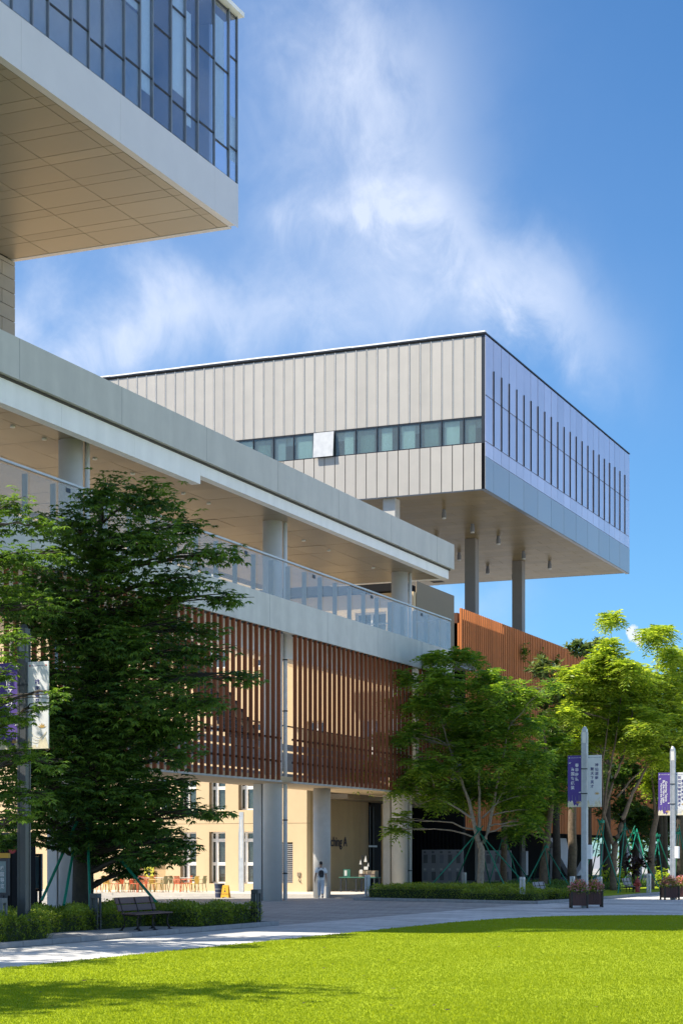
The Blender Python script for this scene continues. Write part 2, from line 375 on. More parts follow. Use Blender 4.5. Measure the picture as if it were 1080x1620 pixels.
FONT_MESH = {}
def text(body, size, m, parent, loc, rot, name='lettering', world=True, ext=.004, vertical=False, align='CENTER'):
    cu = bpy.data.curves.new(name, 'FONT'); cu.body = '\n'.join(body) if vertical else body
    cu.size = size; cu.extrude = ext; cu.align_x = align; cu.align_y = 'CENTER'; cu.space_line = 1.2 if vertical else 1
    cu.offset = size * .012
    cu.materials.append(MATS[m]); o = link(name, cu, parent, loc, world=world, rot=rot)
    bpy.context.view_layer.update()
    me = bpy.data.meshes.new_from_object(o.evaluated_get(bpy.context.evaluated_depsgraph_get()))
    bpy.data.objects.remove(o); me.name = name
    return link(name, me, parent, loc, world=world, rot=rot)

# ------------------------------------------------------------------ ground
g = MB(); g.add([(-2500, -2500, -.02), (2500, -2500, -.02), (2500, 2500, -.02), (-2500, 2500, -.02)], [(0, 1, 2, 3)]); structure('ground', g, 'mid_grey')
g = MB(); g.add([(-120, -20, 0), (-22.2, -20, 0), (-22.2, 260, 0), (-120, 260, 0)], [(0, 1, 2, 3)]); structure('plaza', g, 'plaza_paving')
g = MB(); g.add([(-22.2, -20, .002), (60, -20, .002), (60, 260, .002), (-22.2, 260, .002)], [(0, 1, 2, 3)]); structure('path', g, 'path_paving')
for i, (y, w, x0, x1) in enumerate([(63.0, .35, -22, 30), (66.4, .25, -22, 30), (73.5, .5, -21.4, 30), (78.5, .3, -21.4, 30)]):
    g = MB(); g.add([(x0, y, .006), (x1, y, .006), (x1, y + w, .006), (x0, y + w, .006)], [(0, 1, 2, 3)]); structure('paving_band', g, 'band_paving')
# lawn: straight edge along the path, rounded far corner
edge = [(-18.15, -20), (-18.15, 25), (-18.1, 42), (-18.05, 51), (-17.7, 54.2), (-16.9, 57), (-15.6, 58.8), (-13.6, 59.9), (-11, 60.3), (30, 60.6), (30, -20)]
g = MB(); g.prism(edge, 'z', -.01, .035); structure('lawn', g, 'lawn')
g = MB(); g.prism([(-12.2, 62.4), (-9.5, 61.4), (0, 61.2), (20, 61.2), (20, 64), (0, 63.6), (-9.5, 63.3)], 'z', -.01, .035)
structure('lawn', g, 'lawn')

def quads_object(name, V, tone, m, parent=None, kind=None, world=True, smooth=False):
    """V: (n,4,3) quads"""
    n = len(V); me = bpy.data.meshes.new(name)
    me.vertices.add(n * 4); me.vertices.foreach_set('co', V.reshape(-1).astype(np.float32))
    me.loops.add(n * 4); me.loops.foreach_set('vertex_index', np.arange(n * 4, dtype=np.int32))
    me.polygons.add(n); me.polygons.foreach_set('loop_start', np.arange(0, n * 4, 4, dtype=np.int32)); me.polygons.foreach_set('loop_total', np.full(n, 4, dtype=np.int32))
    at_ = me.attributes.new('tone', 'FLOAT', 'FACE'); at_.data.foreach_set('value', tone.astype(np.float32))
    me.materials.append(MATS[m]); me.update(calc_edges=True)
    return link(name, me, parent, world=world, kind=kind)

def nrm(a): return a / np.maximum(np.linalg.norm(a, axis=-1, keepdims=True), 1e-6)
def leaf_quads(base, d, L, w, up=None):
    """diamond leaves: base (n,3), direction d (n,3), length L, width w"""
    d = nrm(d); n = len(base)
    if up is None: up = nrm(np.stack([rng.normal(0, .35, n), rng.normal(0, .35, n), np.ones(n)], 1))
    side = nrm(np.cross(d, up)); L = np.broadcast_to(L, (n,))[:, None]; w = np.broadcast_to(w, (n,))[:, None]
    nn = np.cross(side, d)
    mid = base + d * L * .45
    return np.stack([base, mid + side * w * .5 + nn * L * .05, base + d * L - nn * L * .06, mid - side * w * .5 + nn * L * .05], 1)

# grass blades on the part of the lawn in front of the camera
def grass():
    n = 420000
    d = 20.5 + (66 - 20.5) * rng.random(n) ** 1.25
    u = (rng.random(n) - .5) * 1.10 * 1080 / F * d
    x = u * cs - d * sn; y = u * sn + d * cs
    ex = np.interp(y, [p[1] for p in edge[:9]], [p[0] for p in edge[:9]])
    edgewob = .05 * np.sin(y * 7.3) + .04 * np.sin(y * 17.1)
    keep = ((x > ex - .03 + edgewob) & (y < 60.3)) | ((x > -11.5) & (y > 61.4) & (y < 63.3))
    x, y, d = x[keep], y[keep], d[keep]; n = len(x)
    b = np.stack([x, y, np.full(n, .03)], 1)
    dr = np.stack([rng.normal(0, .55, n), rng.normal(0, .55, n), np.ones(n)], 1)
    patch = .5 + .5 * np.sin(x * .9 + 2 * np.sin(y * .35)) * np.sin(y * .6 + 1.3 * np.sin(x * .7))
    L = .020 + .016 * rng.random(n) + .012 * patch
    V = leaf_quads(b, dr, L, .006 + .00022 * d, up=nrm(np.stack([rng.normal(0, 1, n), rng.normal(0, 1, n), np.zeros(n)], 1)))
    tone = np.clip(.3 + .3 * patch + rng.normal(0, .09, n) - .5 * (rng.random(n) < .01), 0, 1)
    tag(quads_object('grass', V, tone, 'grass_blade', kind='stuff'), 'short bright green lawn grass in the foreground', 'grass')
grass()
# fallen leaves on lawn and path
fl = []
for i in range(46):
    px, py = rnd.uniform(60, 1060), rnd.uniform(1462, 1610)
    x, y = ground(px, py); s = rnd.uniform(.03, .06); a = rnd.uniform(0, 6.28)
    z = .085 if x > -18.1 else .012
    fl.append([(x + s * math.cos(a + k * 1.57) * (1 if k % 2 else .5), y + s * math.sin(a + k * 1.57) * (1 if k % 2 else .5), z + rnd.uniform(0, .02)) for k in range(4)])
tag(quads_object('fallen_leaves', np.array(fl), rng.random(len(fl)), 'leaf_purple', kind='stuff'), 'scattered brown fallen leaves on lawn and path', 'leaves')

# podium under the colonnade
g = MB(); g.box(-80, 79.5, 0, -30.8, 111.9, .15); structure('raised_paving', g, 'podium')

# ------------------------------------------------------------------ 1. block with the overhanging glass box (upper left)
GX, GY0, GY1, GZ0, GZF, GZ1 = -32.5, 31.0, 65.7, 27.6, 29.36, 36.3
GW = -43.2
gb = thing('glass_box_block', 'overhanging block with dark blue ribbon glazing above a pale grey band, at the upper left', 'building', (-48, 50, 0))
f = MB(); nP = 12
ys = [GY0] + [onX(p, GX) for p in (340.5,)] + [GY1]
f = wpart('fascia', MB().box(GX - .3, GY0 + .3, GZ0, GX - .02, GY1 - .3, GZF), 'box_fascia', gb)
pz = [GY0, 37, 43.4, 49.8, 56.2, onX(340.5, GX), GY1]
for a, b in zip(pz[:-1], pz[1:]):
    piece('panel', MB().box(0, 0, 0, .02, b - a - .008, GZF - GZ0).mesh('panel', 'box_fascia'), f, (GX - .02, a, GZ0))
wpart('end_band', MB().box(GW - 7.8, GY1 - .3, GZ0, GX - .31, GY1, GZF), 'box_fascia', gb)
# floor plate, roof, back wall
wpart('floor', MB().box(GW - 8, GY0, GZ0 + .1, GX - .31, GY1 - .31, GZF - .03), 'joint_dark', gb)
wpart('roof', MB().box(GW - 8, GY0, GZ1 - .25, GX - .12, GY1 - .1, GZ1), 'joint_dark', gb)
wpart('roof_edge', MB().box(GX - .12, GY0, GZ1 - .12, GX + .22, GY1 + .12, GZ1 + .06).box(GW - 8, GY1 - .1, GZ1 - .12, GX - .12, GY1 + .12, GZ1 + .06), 'white_fascia', gb)
wpart('inner_wall', MB().box(GW - 8, GY0 + .3, GZF, GX - 3.5, GY1 - 2, GZ1 - .26), 'room_ceiling', gb)
wpart('end_wall', MB().box(GW - 8, GY1 - .25, GZF, GX - 1.2, GY1 - .03, GZ1 - .26), 'grey_frame', gb)
mx = [377.5, 363, 340, 314, 294.5, 272, 242.6, 223, 198, 164.8, 141.9, 114.8, 77.8, 52.6, 20.4, -10]
my = [onX(p, GX) for p in mx]
while my[-1] > GY0 + 1.5: my.append(my[-1] - rnd.choice([1.0, 1.25, 1.6]))
my.append(GY0 + .05)
my[0] = GY1
gz = wpart('glazing', MB().box(GX - .10, GY0, GZF, GX - .06, GY1, GZF + .06), 'dark_frame', gb)
tr_sets = [[1.35, 5.0], [1.25, 2.95, 4.15], [1.5, 4.5], [1.15, 4.2], [1.3, 4.9, 5.7], [1.5, 3.9], [1.35, 4.3], [1.4, 3.6, 5.2]]
for i in range(len(my) - 1):
    ya, yb = my[i + 1], my[i]
    th = .034 if i % 2 else .022
    link('mullion', MB().box(0, -th, 0, .10, th, GZ1 - GZF - .12).mesh('mullion', 'grey_frame'), gz, (GX - .1, yb if i else yb - .05, GZF), world=True)
    zs = [.06] + tr_sets[(i * 3) % 8] + [GZ1 - GZF - .2]
    for a, b in zip(zs[:-1], zs[1:]):
        piece('pane', MB().box(0, 0, 0, .02, yb - ya - .02, b - a - .05).mesh('pane', 'glass_blue'), gz, (GX - .08, ya + .01, GZF + a + .025))
        piece('transom', MB().box(0, 0, 0, .07, yb - ya - .01, .05).mesh('transom', 'dark_frame'), gz, (GX - .1, ya + .005, GZF + b - .025))
    if i % 7 not in (2, 5):
        hh = rnd.choice([1.8, 2.6, 3.6, 4.4, 5.0]); w_ = (yb - ya) * rnd.choice([.5, .75, .9, .95])
        piece('blind', MB().box(0, 0, 0, .02, w_, hh).mesh('blind', rnd.choice(['blind_pale', 'blind_green', 'blind_pale'])), gz, (GX - .16, ya + .06 + rnd.uniform(0, .1), GZ1 - .7 - hh if i % 3 else GZF + .9))
# soffit panels
sf = wpart('soffit', MB().box(GW, GY0, GZ0 + .03, GX - .32, GY1 - .32, GZ0 + .09), 'joint_dark', gb)
y = GY1 - .34; k = 0
while y > 44:
    step = 1.55 if k % 2 == 0 else .72
    x = GX - .34; j = 0
    while x > GW + .2:
        w_ = min(2.66 if j else .45, x - GW)
        piece('soffit_panel', MB().box(-w_ + .03, -step + .03, 0, 0, 0, .02).mesh('soffit_panel', 'box_soffit'), sf, (x, y, GZ0 + .008 + .003 * rnd.random()))
        x -= w_; j += 1
    y -= step; k += 1
wpart('soffit_rest', MB().box(GW, GY0 + .3, GZ0 + .01, GX - .34, y, GZ0 + .03), 'box_soffit', gb)
# stone-faced tower wall under the box
tw = wpart('tower_wall', MB().box(GW - 8, GY0, 18.0, GW - .05, GY1 - .05, GZ0), 'joint_dark', gb)
zz = 18.4; k = 0
while zz < GZ0 - .05:
    hgt = min(.60, GZ0 - zz)
    yy = GY1 - (0.0 if k % 2 else 1.0)
    if k % 2 == 0: piece('stone_tile', MB().box(0, -1.0 + .03, 0, .05, 0, hgt - .03).mesh('stone_tile', 'stone_tile'), tw, (GW - .05, GY1, zz))
    while yy > 58:
        piece('stone_tile', MB().box(0, -1.55 + .03, 0, .05, 0, hgt - .03).mesh('stone_tile', 'stone_tile'), tw, (GW - .05, yy, zz)); yy -= 1.55
    zz += .60; k += 1
wpart('tower_facing', MB().box(GW - .05, GY0, 18, GW - .01, 57, GZ0), 'stone_tile', gb)

# ------------------------------------------------------------------ 2. terrace building with brown slat screens
TX, TY0, TY1 = -32.5, 31.0, 92.0
tb = thing('terrace_building', 'low colonnaded building with grey roof band, glass balustrade and hanging red-brown slats', 'building', (-36, 62, 0))
wpart('roof_band', MB().box(TX - .25, TY0, 17.52, TX, TY1, 18.87).box(-39.8, TY1 - .25, 17.52, TX - .25, TY1, 18.87), 'grey_fascia', tb)
wpart('roof', MB().box(-44, TY0, 17.60, TX - .26, TY1 - .26, 18.6), 'light_concrete', tb)
wpart('shadow_gap', MB().box(-39.8, TY0, 17.44, TX - .16, TY1 - .16, 17.515), 'joint_dark', tb)
ystep = onX(316, -32.75)
for a, b, z in ((TY0, 42.0, 16.63), (42.0, 52.6, 16.63), (52.6, 57.6, 16.63), (57.6, ystep, 16.63), (ystep, 74.5, 16.97), (74.5, 85.6, 16.97), (85.6, TY1 - .3, 16.97)):
    wpart('white_beam', MB().box(-33.1, a + .004, z, -32.72, b - .004, 17.44), 'white_fascia', tb)
wpart('white_beam', MB().box(-39.6, TY1 - .62, 16.97, -33.11, TY1 - .3, 17.44), 'white_fascia', tb)
sf = wpart('soffit', MB().box(-43.8, TY0, 17.02, -33.11, TY1 - .63, 17.3), 'joint_dark', tb)
me1 = MB().box(0, 0, 0, 1.615, 1.985, .02).mesh('soffit_panel', 'soffit_metal')
y = TY1 - .64 - 2.0
while y > 38:
    for j in range(6):
        x0 = -33.13 - (j + 1) * 1.63
        piece('soffit_panel', me1, sf, (x0, y, 16.985 + .006 * rnd.random()), rot=(rnd.uniform(-.0035, .0035), rnd.uniform(-.0035, .0035), 0))
    y -= 2.0
dl = MB().tube([(0, 0, 0), (0, 0, -.05)], .09, 10).mesh('downlight', 'lamp_white')
for px in (20, 70, 150, 210, 290, 330, 480, 520, 590):
    yy = onX(px, -35.0)
    if yy < 90: piece('downlight', dl, sf, (-35.0, yy, 16.985))
jm = MB().box(0, -.006, 0, .004, .006, 1.34).mesh('seam', 'mid_grey'); jm2 = MB().box(0, -.006, 0, .004, .006, 1.38).mesh('seam', 'mid_grey')
for k in range(9):
    piece('seam', jm, bpy.data.objects['roof_band'], (TX, 36.5 + 6.6 * k, 17.525))
# columns
CX = -34.35
colY = [onX(112, CX) , onX(431, CX), onX(632, CX)]
for i, cy in enumerate([colY[0] - 16.4] + colY):
    n_ = 28
    c = wpart('column', MB().tube([(CX, cy, 0), (CX, cy, 17.0)], .44, 32), 'column_paint', tb); c.data.shade_smooth()
    wpart('pier', MB().box(CX - .86, cy - .22, 0, CX - .46, cy + .22, 5.24), 'column_paint' if i != 3 else 'light_concrete', tb)
    pp = wpart('downpipe', MB().tube([(CX + .42, cy + .44, 0.02), (CX + .42, cy + .44, 17.0)], .095, 12), 'white_frame', tb); pp.data.shade_smooth()
    for z in (1.2, 3.6, 8.5, 10.8): link('pipe_clamp', MB().tube([(0, 0, 0), (0, 0, .05)], .12, 12).mesh('pipe_clamp', 'dark_frame'), pp, (CX + .42, cy + .44, z))
# shorter front column of the courtyard
c2x, c2y = at(509, 86.3)
wpart('column', MB().tube([(c2x, c2y, 0), (c2x, c2y, 5.24)], .42, 32), 'light_concrete', tb).data.shade_smooth()
wpart('column_base', MB().box(c2x + .12, c2y - .56, 0, c2x + .46, c2y - .30, .55), 'light_concrete', tb)
# balcony slab and fascia
wpart('balcony_band', MB().box(TX - .3, TY0, 11.68, TX, TY1 - .3, 13.08), 'balcony_fascia', tb)
wpart('balcony_slab', MB().box(-40.5, TY0, 12.2, TX - .31, TY1 - .35, 13.0), 'white_fascia', tb)
wpart('balcony_beam', MB().box(-34.9, TY0, 10.95, -34.1, TY1 - .5, 12.19), 'white_fascia', tb)
for k in range(9): piece('seam', jm2, bpy.data.objects['balcony_band'], (TX, 38.2 + 6.1 * k, 11.69))
# glass balustrade
br = wpart('balustrade', MB().box(TX - .16, TY0, 14.72, TX - .04, TY1 - .35, 14.79).box(-38.5, TY1 - .45, 14.72, TX - .16, TY1 - .35, 14.79), 'metal_rail', tb)
y = TY1 - .35; k = 0
while y > 36:
    step = 1.72
    piece('glass_panel', MB().box(0, -step + .02, 0, .024, -.02, 1.55).mesh('glass_panel', 'glass_rail'), br, (TX - .09, y, 13.10))
    piece('post', MB().box(-.20, -.02, 0, 0, .02, 1.6).mesh('post', 'fin_metal'), br, (TX - .11, y - .05, 13.0))
    if k % 4 == 2: piece('emblem', MB().box(0, -.28, 0, .01, 0, .15).mesh('emblem', 'dark_frame'), br, (TX - .06, y - .9, 14.42))
    y -= step; k += 1
for k in range(3): piece('glass_panel', MB().box(-1.68, 0, 0, 0, .024, 1.55).mesh('glass_panel', 'glass_rail'), br, (TX - .2 - 1.72 * k, TY1 - .4, 13.10))
# hanging slats
slat_me = MB().bevel_box(-.155, -.048, 0, 0, .048, 6.40, .008).mesh('slat', 'terracotta')
def screen(y0, y1, step):
    s = wpart('slat_screen', MB().box(TX - .34, y0, 5.20, TX - .20, y1, 5.27), 'light_concrete', tb)
    y = y0 + .05
    while y < y1:
        piece('slat', slat_me, s, (TX - .05, y, 5.275)); y += step
    for z in (6.05, 7.05): piece('cross_rail', MB().box(0, 0, 0, .05, y1 - y0, .09).mesh('cross_rail', 'dark_frame'), s, (TX - .27, y0, z))
    piece('hanger', MB().box(0, 0, 0, .10, y1 - y0, .06).mesh('hanger', 'dark_frame'), s, (TX - .25, y0, 11.61))
ya, yb = onX(452.5, TX), onX(470, TX)
screen(ya - .545 * 44, ya, .545)
screen(yb, onX(654, TX) + .01, .545)
screen(onX(668, TX), TY1 - .4, .545)
# deck at mid level with grey parapet and a stair
wpart('deck', MB().box(-36.3, TY0, 5.25, TX - .62, 91.5, 5.50), 'cream_wall', tb)
for (z0, z1) in ((5.51, 5.95), (6.05, 6.95), (7.05, 7.35)): wpart('deck_parapet', MB().box(-36.2, TY0, z0, -36.1, 91, z1), 'poster_grey', tb)
wpart('deck_rail', MB().box(-36.19, TY0, 8.2, -36.12, 91, 8.26), 'dark_frame', tb)
st = MB()
for k in range(26):
    y = 69.0 + k * .30; z = 11.4 - k * .165
    st.box(-37.9, y, z - .30, -36.4, y + .31, z)
wpart('stair', st, 'dark_frame', tb)
wpart('stair', MB().prism([(69, 11.2), (77, 6.8), (77, 6.3), (69, 10.7)], 'x', -36.38, -36.3), 'brown_wall', tb)
# dark entrance doors
wpart('entrance_ceiling', MB().box(-38.05, 86.2, 5.0, -36.31, 103, 5.24), 'brown_wall', tb)

# ------------------------------------------------------------------ 3. classroom block with sunlit cream wall
cb = thing('classroom_block', 'cream rendered classroom block in the courtyard, windows and lettering on its walls', 'building', (-48, 90, .15))
WY, WX = 85.0, -38.1
def wall_holes(x0, x1, z0, z1, yf, th, holes):
    xs = sorted({x0, x1, *[h[0] for h in holes], *[h[1] for h in holes]}); zs = sorted({z0, z1, *[h[2] for h in holes], *[h[3] for h in holes]})
    xs = [v for v in xs if x0 <= v <= x1]; zs = [v for v in zs if z0 <= v <= z1]
    m = MB()
    for a, b in zip(xs[:-1], xs[1:]):
        run = None
        for c, d in zip(zs[:-1], zs[1:]):
            mxx, mz = (a + b) / 2, (c + d) / 2
            hole = any(h[0] < mxx < h[1] and h[2] < mz < h[3] for h in holes)
            if not hole: run = (run[0] if run else c, d)
            elif run: m.box(a, yf, run[0], b, yf + th, run[1]); run = None
        if run: m.box(a, yf, run[0], b, yf + th, run[1])
    return m
wins = []
pitch = onY(390, WY) - onY(343.5, WY)
for k in range(0, 5):
    cx = onY(390, WY) - pitch * k
    hw = .48
    zt = Zat(1219, cx, WY); zb = Zat(1275.5, cx, WY); z1 = Zat(1318, cx, WY); z0 = Zat(1400, cx, WY)
    wins.append((cx - hw, cx + hw, 4.42, 6.6))
    if k < 3: wins.append((cx - hw, cx + hw, .55, 3.28))
joints = [(-75, WX, 3.70, 3.72)]
niche = (onY(205, WY), onY(262, WY), .15, 2.2)
lv = (onY(445, WY), onY(463, WY), .60, 2.72)
wl_ = wpart('sunlit_wall', wall_holes(-75, WX, .15, 8.6, WY, .42, wins + joints + [niche, lv]), 'cream_wall', cb)
wpart('wall_core', MB().box(-75, WY + .421, .15, WX - .02, 93.5, 8.55), 'shaded_cream_wall', cb)
for (a, b, z0, z1) in wins:
    w_ = wpart('window', MB(), 'white_frame', cb); fr = w_
    m = MB(); t = .08; yf = WY + .28; xm = a + .26
    m.box(a, yf, z0, a + t, yf + .08, z1).box(b - t, yf, z0, b, yf + .08, z1).box(a, yf, z1 - t, b, yf + .08, z1).box(a, yf, z0, b, yf + .08, z0 + t)
    m.box(xm, yf - .01, z0 + t, xm + .15, yf + .08, z1 - t); zm = z0 + (z1 - z0) * (.47 if z1 < 4 else .42)
    tz = [z0 + .95, z0 + 2.2] if z1 < 4 else [z0 + 1.1]
    for q in tz: m.box(a + t, yf, q, b - t, yf + .07, q + .17)
    w_.data = m.mesh('window', 'white_frame')
    piece('pane', MB().box(0, 0, 0, b - a - .02, .02, z1 - z0 - .02).mesh('pane', 'glass_dark'), w_, (a + .01, yf + .085, z0 + .01))
    piece('painted_jamb_shade', MB().box(0, 0, 0, .015, .27, z1 - z0 - .01).mesh('painted_jamb_shade', 'brown_wall'), w_, (a + .003, WY + .004, z0 + .005))  # brown strip paints the shade on the left jamb of the cream wall
# louvre
lw_ = wpart('louvre', MB().box(lv[0], WY + .2, lv[2], lv[1], WY + .3, lv[3]), 'brown_wall', cb)
blade = MB().prism([(0, 0), (.16, .07), (.16, .085), (0, .04)], 'x', 0, lv[1] - lv[0] - .04).mesh('louvre_blade', 'poster_grey')
for k in range(20): piece('louvre_blade', blade, lw_, (lv[0] + .02, WY + .03, lv[2] + .03 + k * .102))
# side wall in shade with lettering
sy1 = onX(569, WX)
sw = wpart('side_wall', MB().box(WX - .3, WY + .43, .15, WX, sy1, 1.98).box(WX - .3, WY + .43, 2.0, WX, sy1, 3.78).box(WX - .3, WY + .43, 3.80, WX, sy1, 4.9), 'shaded_cream_wall', cb)
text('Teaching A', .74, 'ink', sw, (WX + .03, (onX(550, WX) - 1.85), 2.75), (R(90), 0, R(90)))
# glass entrance beyond
dy0, dy1 = sy1, onX(603, WX)
en = wpart('entrance', MB().box(WX - .5, dy0, .15, WX - .35, dy1, 4.9), 'dark_wall', cb)
for k in range(6): piece('door_frame', MB().box(0, 0, 0, .06, .06, 4.6).mesh('door_frame', 'dark_frame'), en, (WX - .34, dy0 + (dy1 - dy0) * k / 6, .2))
wpart('door_frame', MB().box(WX - .34, dy0, 2.5, WX - .26, dy1, 2.6), 'grey_frame', cb)
px0, px1 = onY(603, 93.0), onY(617, 93.0)
wpart('cream_pier', MB().box(px0, 93.0, .15, px1 + .6, 94.2, 4.9), 'cream_wall', cb)
# upper storeys set back
uw = []
for k in range(14):
    xc = -38.6 - 3.4 * k
    uw.append((xc - .62, xc + .62, 13.1, 15.9) if k % 3 else (xc - .95, xc + .95, 13.1, 15.9)); uw.append((xc - .6, xc + .6, 7.4, 9.8))
    if k > 2: uw.append((xc - .6, xc + .6, 18.4, 20.8))
up_ = wpart('upper_wall', wall_holes(-92, -36.0, 5.3, 16.95, 95, .4, uw), 'cream_wall', cb)
wpart('upper_wall', wall_holes(-92, -44.3, 16.95, 25.0, 95, .4, uw), 'cream_wall', cb)
for (xa, xb, za, zb) in uw:
    if xa < -84: continue
    m = MB(); t_ = .09; m.box(xa, 95.2, za, xa + t_, 95.3, zb).box(xb - t_, 95.2, za, xb, 95.3, zb).box(xa + t_, 95.2, zb - t_, xb - t_, 95.3, zb).box(xa + t_, 95.2, za, xb - t_, 95.3, za + t_).box((xa + xb) / 2 - .05, 95.19, za + t_, (xa + xb) / 2 + .05, 95.3, zb - t_)
    w_ = wpart('window', m, 'white_frame', cb)
    piece('pane', MB().box(0, 0, 0, xb - xa - .02, .02, zb - za - .02).mesh('pane', 'glass_dark'), w_, (xa + .01, 95.31, za + .01))
wpart('upper_core', MB().box(-92, 95.401, 5.3, -36.02, 101.6, 16.95).box(-92, 95.401, 16.951, -44.4, 101.6, 24.9), 'mid_grey', cb)
wpart('upper_side', MB().box(-36.019, 95.41, 5.3, -35.96, 101.8, 17.6), 'brown_wall', cb)
wpart('rear_volume', MB().box(-75, 101.61, 5.2, -41, 111.9, 17), 'brown_wall', cb)
wpart('lower_wall', MB().box(-75, 96.5, .15, -39.2, 103.0, 5.19), 'dark_wall', cb)
wpart('roof_slab', MB().box(-75, 94.6, 17.0, -36.5, 101.8, 17.5), 'dark_wall', cb)

# ------------------------------------------------------------------ 4. far block with overhanging cream box
FX, FY0 = -40.0, 119.8
FY1 = onX(995.5, FX)
FZ0, FZ1 = Zat(773.3, FX, FY0), Zat(524.5, FX, FY0)
FL = -74.0
fb = thing('far_box_block', 'far cream metal-clad box raised on square columns with lilac glass side', 'building', (-57, 140, 0))
pw = .82
zw0, zw1 = Zat(699, FX, FY0), Zat(658, FX, FY0)
npan = int((FX - FL) / pw)
cf = wpart('clad_front', MB().box(FL, FY0 + .06, FZ0, FX - .02, FY0 + .3, zw0 - .02).box(FL, FY0 + .06, zw1 + .02, FX - .02, FY0 + .3, FZ1), 'joint_dark', fb)
lowp = MB().bevel_box(0, 0, 0, pw - .05, .06, zw0 - FZ0 - .05, .012).mesh('clad_panel', 'cream_panel')
upp = MB().bevel_box(0, 0, 0, pw - .05, .06, FZ1 - zw1 - .30, .012).mesh('clad_panel', 'cream_panel')
seam = MB().box(-.012, 0, 0, .012, .05, FZ1 - zw1 - .28).mesh('seam', 'white_frame')
for k in range(npan):
    x = FX - (k + 1) * pw
    piece('clad_panel', lowp, cf, (x + .025, FY0, FZ0 + .01)); piece('clad_panel', upp, cf, (x + .025, FY0 + .003 * rnd.random(), zw1 + .04))
    if k < 36: piece('seam', seam, cf, (x + .04, FY0 - .04, zw1 + .04))
wpart('roof_edge', MB().box(FL, FY0 - .10, FZ1 - .13, FX + .05, FY0 + .3, FZ1 - .04).box(FX - .3, FY0 + .301, FZ1 - .13, FX + .05, FY1, FZ1 - .04), 'dark_frame', fb)
cp = wpart('coping', MB().box(FL, FY0 + .02, FZ1 + .02, FX - .1, FY0 + .5, FZ1 + .04), 'coping', fb)
x = FX
while x > FL + 2:
    w_ = rnd.uniform(1.6, 2.6); piece('coping_piece', MB().box(-w_ + .03, -.12, 0, 0, .3, .10).mesh('coping_piece', 'coping'), cp, (x, FY0, FZ1 - .04 + rnd.uniform(0, .03))); x -= w_
bw_ = wpart('window_band', MB().box(FL, FY0 + .02, zw0 - .03, FX - .02, FY0 + .12, zw0 + .04).box(FL, FY0 + .02, zw1 - .05, FX - .02, FY0 + .12, zw1 + .02), 'dark_frame', fb)
kinds = ['blind_green', 'blind_pale', 'blind_green', 'blind_pale', 'blind_pale', 'blind_green', 'blind_pale', None, 'blind_pale', 'room_ceiling', 'blind_green', 'blind_pale', 'blind_green', 'blind_green', 'blind_pale', 'blind_green']
me_p = MB().box(0, 0, 0, 2 * pw - .08, .02, zw1 - zw0 - .10).mesh('pane', 'glass_window')
for k in range(20):
    x = FX - (k + 1) * 2 * pw
    if x < FL: break
    piece('mullion', MB().box(-.03, 0, 0, .03, .12, zw1 - zw0).mesh('mullion', 'dark_frame'), bw_, (x, FY0 + .01, zw0))
    if k == 7:
        piece('open_pane', MB().box(0, 0, 0, 2 * pw - .06, .04, zw1 - zw0).mesh('open_pane', 'metal_rail'), bw_, (x + .03, FY0 - .28, zw0 - .02), rot=(R(-5), 0, 0))
    else: piece('pane', me_p, bw_, (x + .04, FY0 + .07, zw0 + .05))
    kd = kinds[k % 16]
    if kd:
        w_ = rnd.uniform(.7, 1.45); piece('curtain', MB().box(0, 0, 0, w_, .03, zw1 - zw0 - .1).mesh('curtain', kd), bw_, (x + rnd.uniform(.05, 1.55 - w_), FY0 + .22, zw0))
        if k % 3 == 0: piece('curtain', MB().box(0, 0, 0, 1.5, .03, .6).mesh('curtain', 'white_frame'), bw_, (x + .05, FY0 + .5, zw1 - .65))
wpart('room', MB().box(FL, FY0 + 3, zw0 - .1, FX - .5, FY0 + 3.2, zw1 + .1).box(FL, FY0 + .31, zw0 - .2, FX - .5, FY0 + 3, zw0 - .05).box(FL, FY0 + .31, zw1 + .05, FX - .5, FY0 + 3, zw1 + .2), 'room_ceiling', fb)
wpart('core', MB().box(FL, FY0 + 3.3, FZ0 + .4, FX - .32, FY1, FZ1 - .3).box(FL, FY0 + .31, FZ0 + .4, FX - .33, FY0 + 3.2, zw0 - .25).box(FL, FY0 + .31, zw1 + .25, FX - .33, FY0 + 3.2, FZ1 - .3), 'room_dark', fb)
# right-hand glass side
zf, zt1, zt2 = Zat(721.5, FX, FY0), Zat(697.4, FX, FY0), Zat(624, FX, FY0)
nb = 23; bay = (FY1 - FY0) / nb
sg = wpart('glass_side', MB().box(FX - .3, FY0, FZ0, FX - .05, FY1, FZ1 - .14), 'dark_frame', fb)
me_a = MB().box(0, 0, 0, .05, bay - .06, FZ1 - .16 - zt2 - .07).mesh('pane', 'lilac_glass')
me_b = MB().box(0, 0, 0, .05, bay - .06, zt2 - zt1 - .07).mesh('pane', 'lilac_glass')
me_c = MB().box(0, 0, 0, .05, bay - .05, zt1 - zf - .05).mesh('pane', 'lilac_glass_low')
me_d = MB().box(0, 0, 0, .05, 2 * bay - .05, zf - FZ0 - .03).mesh('grey_panel', 'side_panel')
me_f = MB().box(0, -.028, 0, .08, .028, 5.3).mesh('fin', 'dark_frame')
for k in range(nb):
    y = FY0 + k * bay + .015
    def jit(): return (0, rnd.uniform(-.002, .002), rnd.uniform(-.0025, .0025))
    piece('pane', me_a, sg, (FX - .05, y, zt2 + .02), rot=jit()); piece('pane', me_b, sg, (FX - .05, y, zt1 + .02), rot=jit()); piece('pane', me_c, sg, (FX - .05, y, zf + .015), rot=jit())
    if 0 < k: piece('fin', me_f, sg, (FX - .01, y - .015, zt1))
    if k % 2 == 1: piece('grey_panel', me_d, sg, (FX - .05, y, FZ0 + .01))
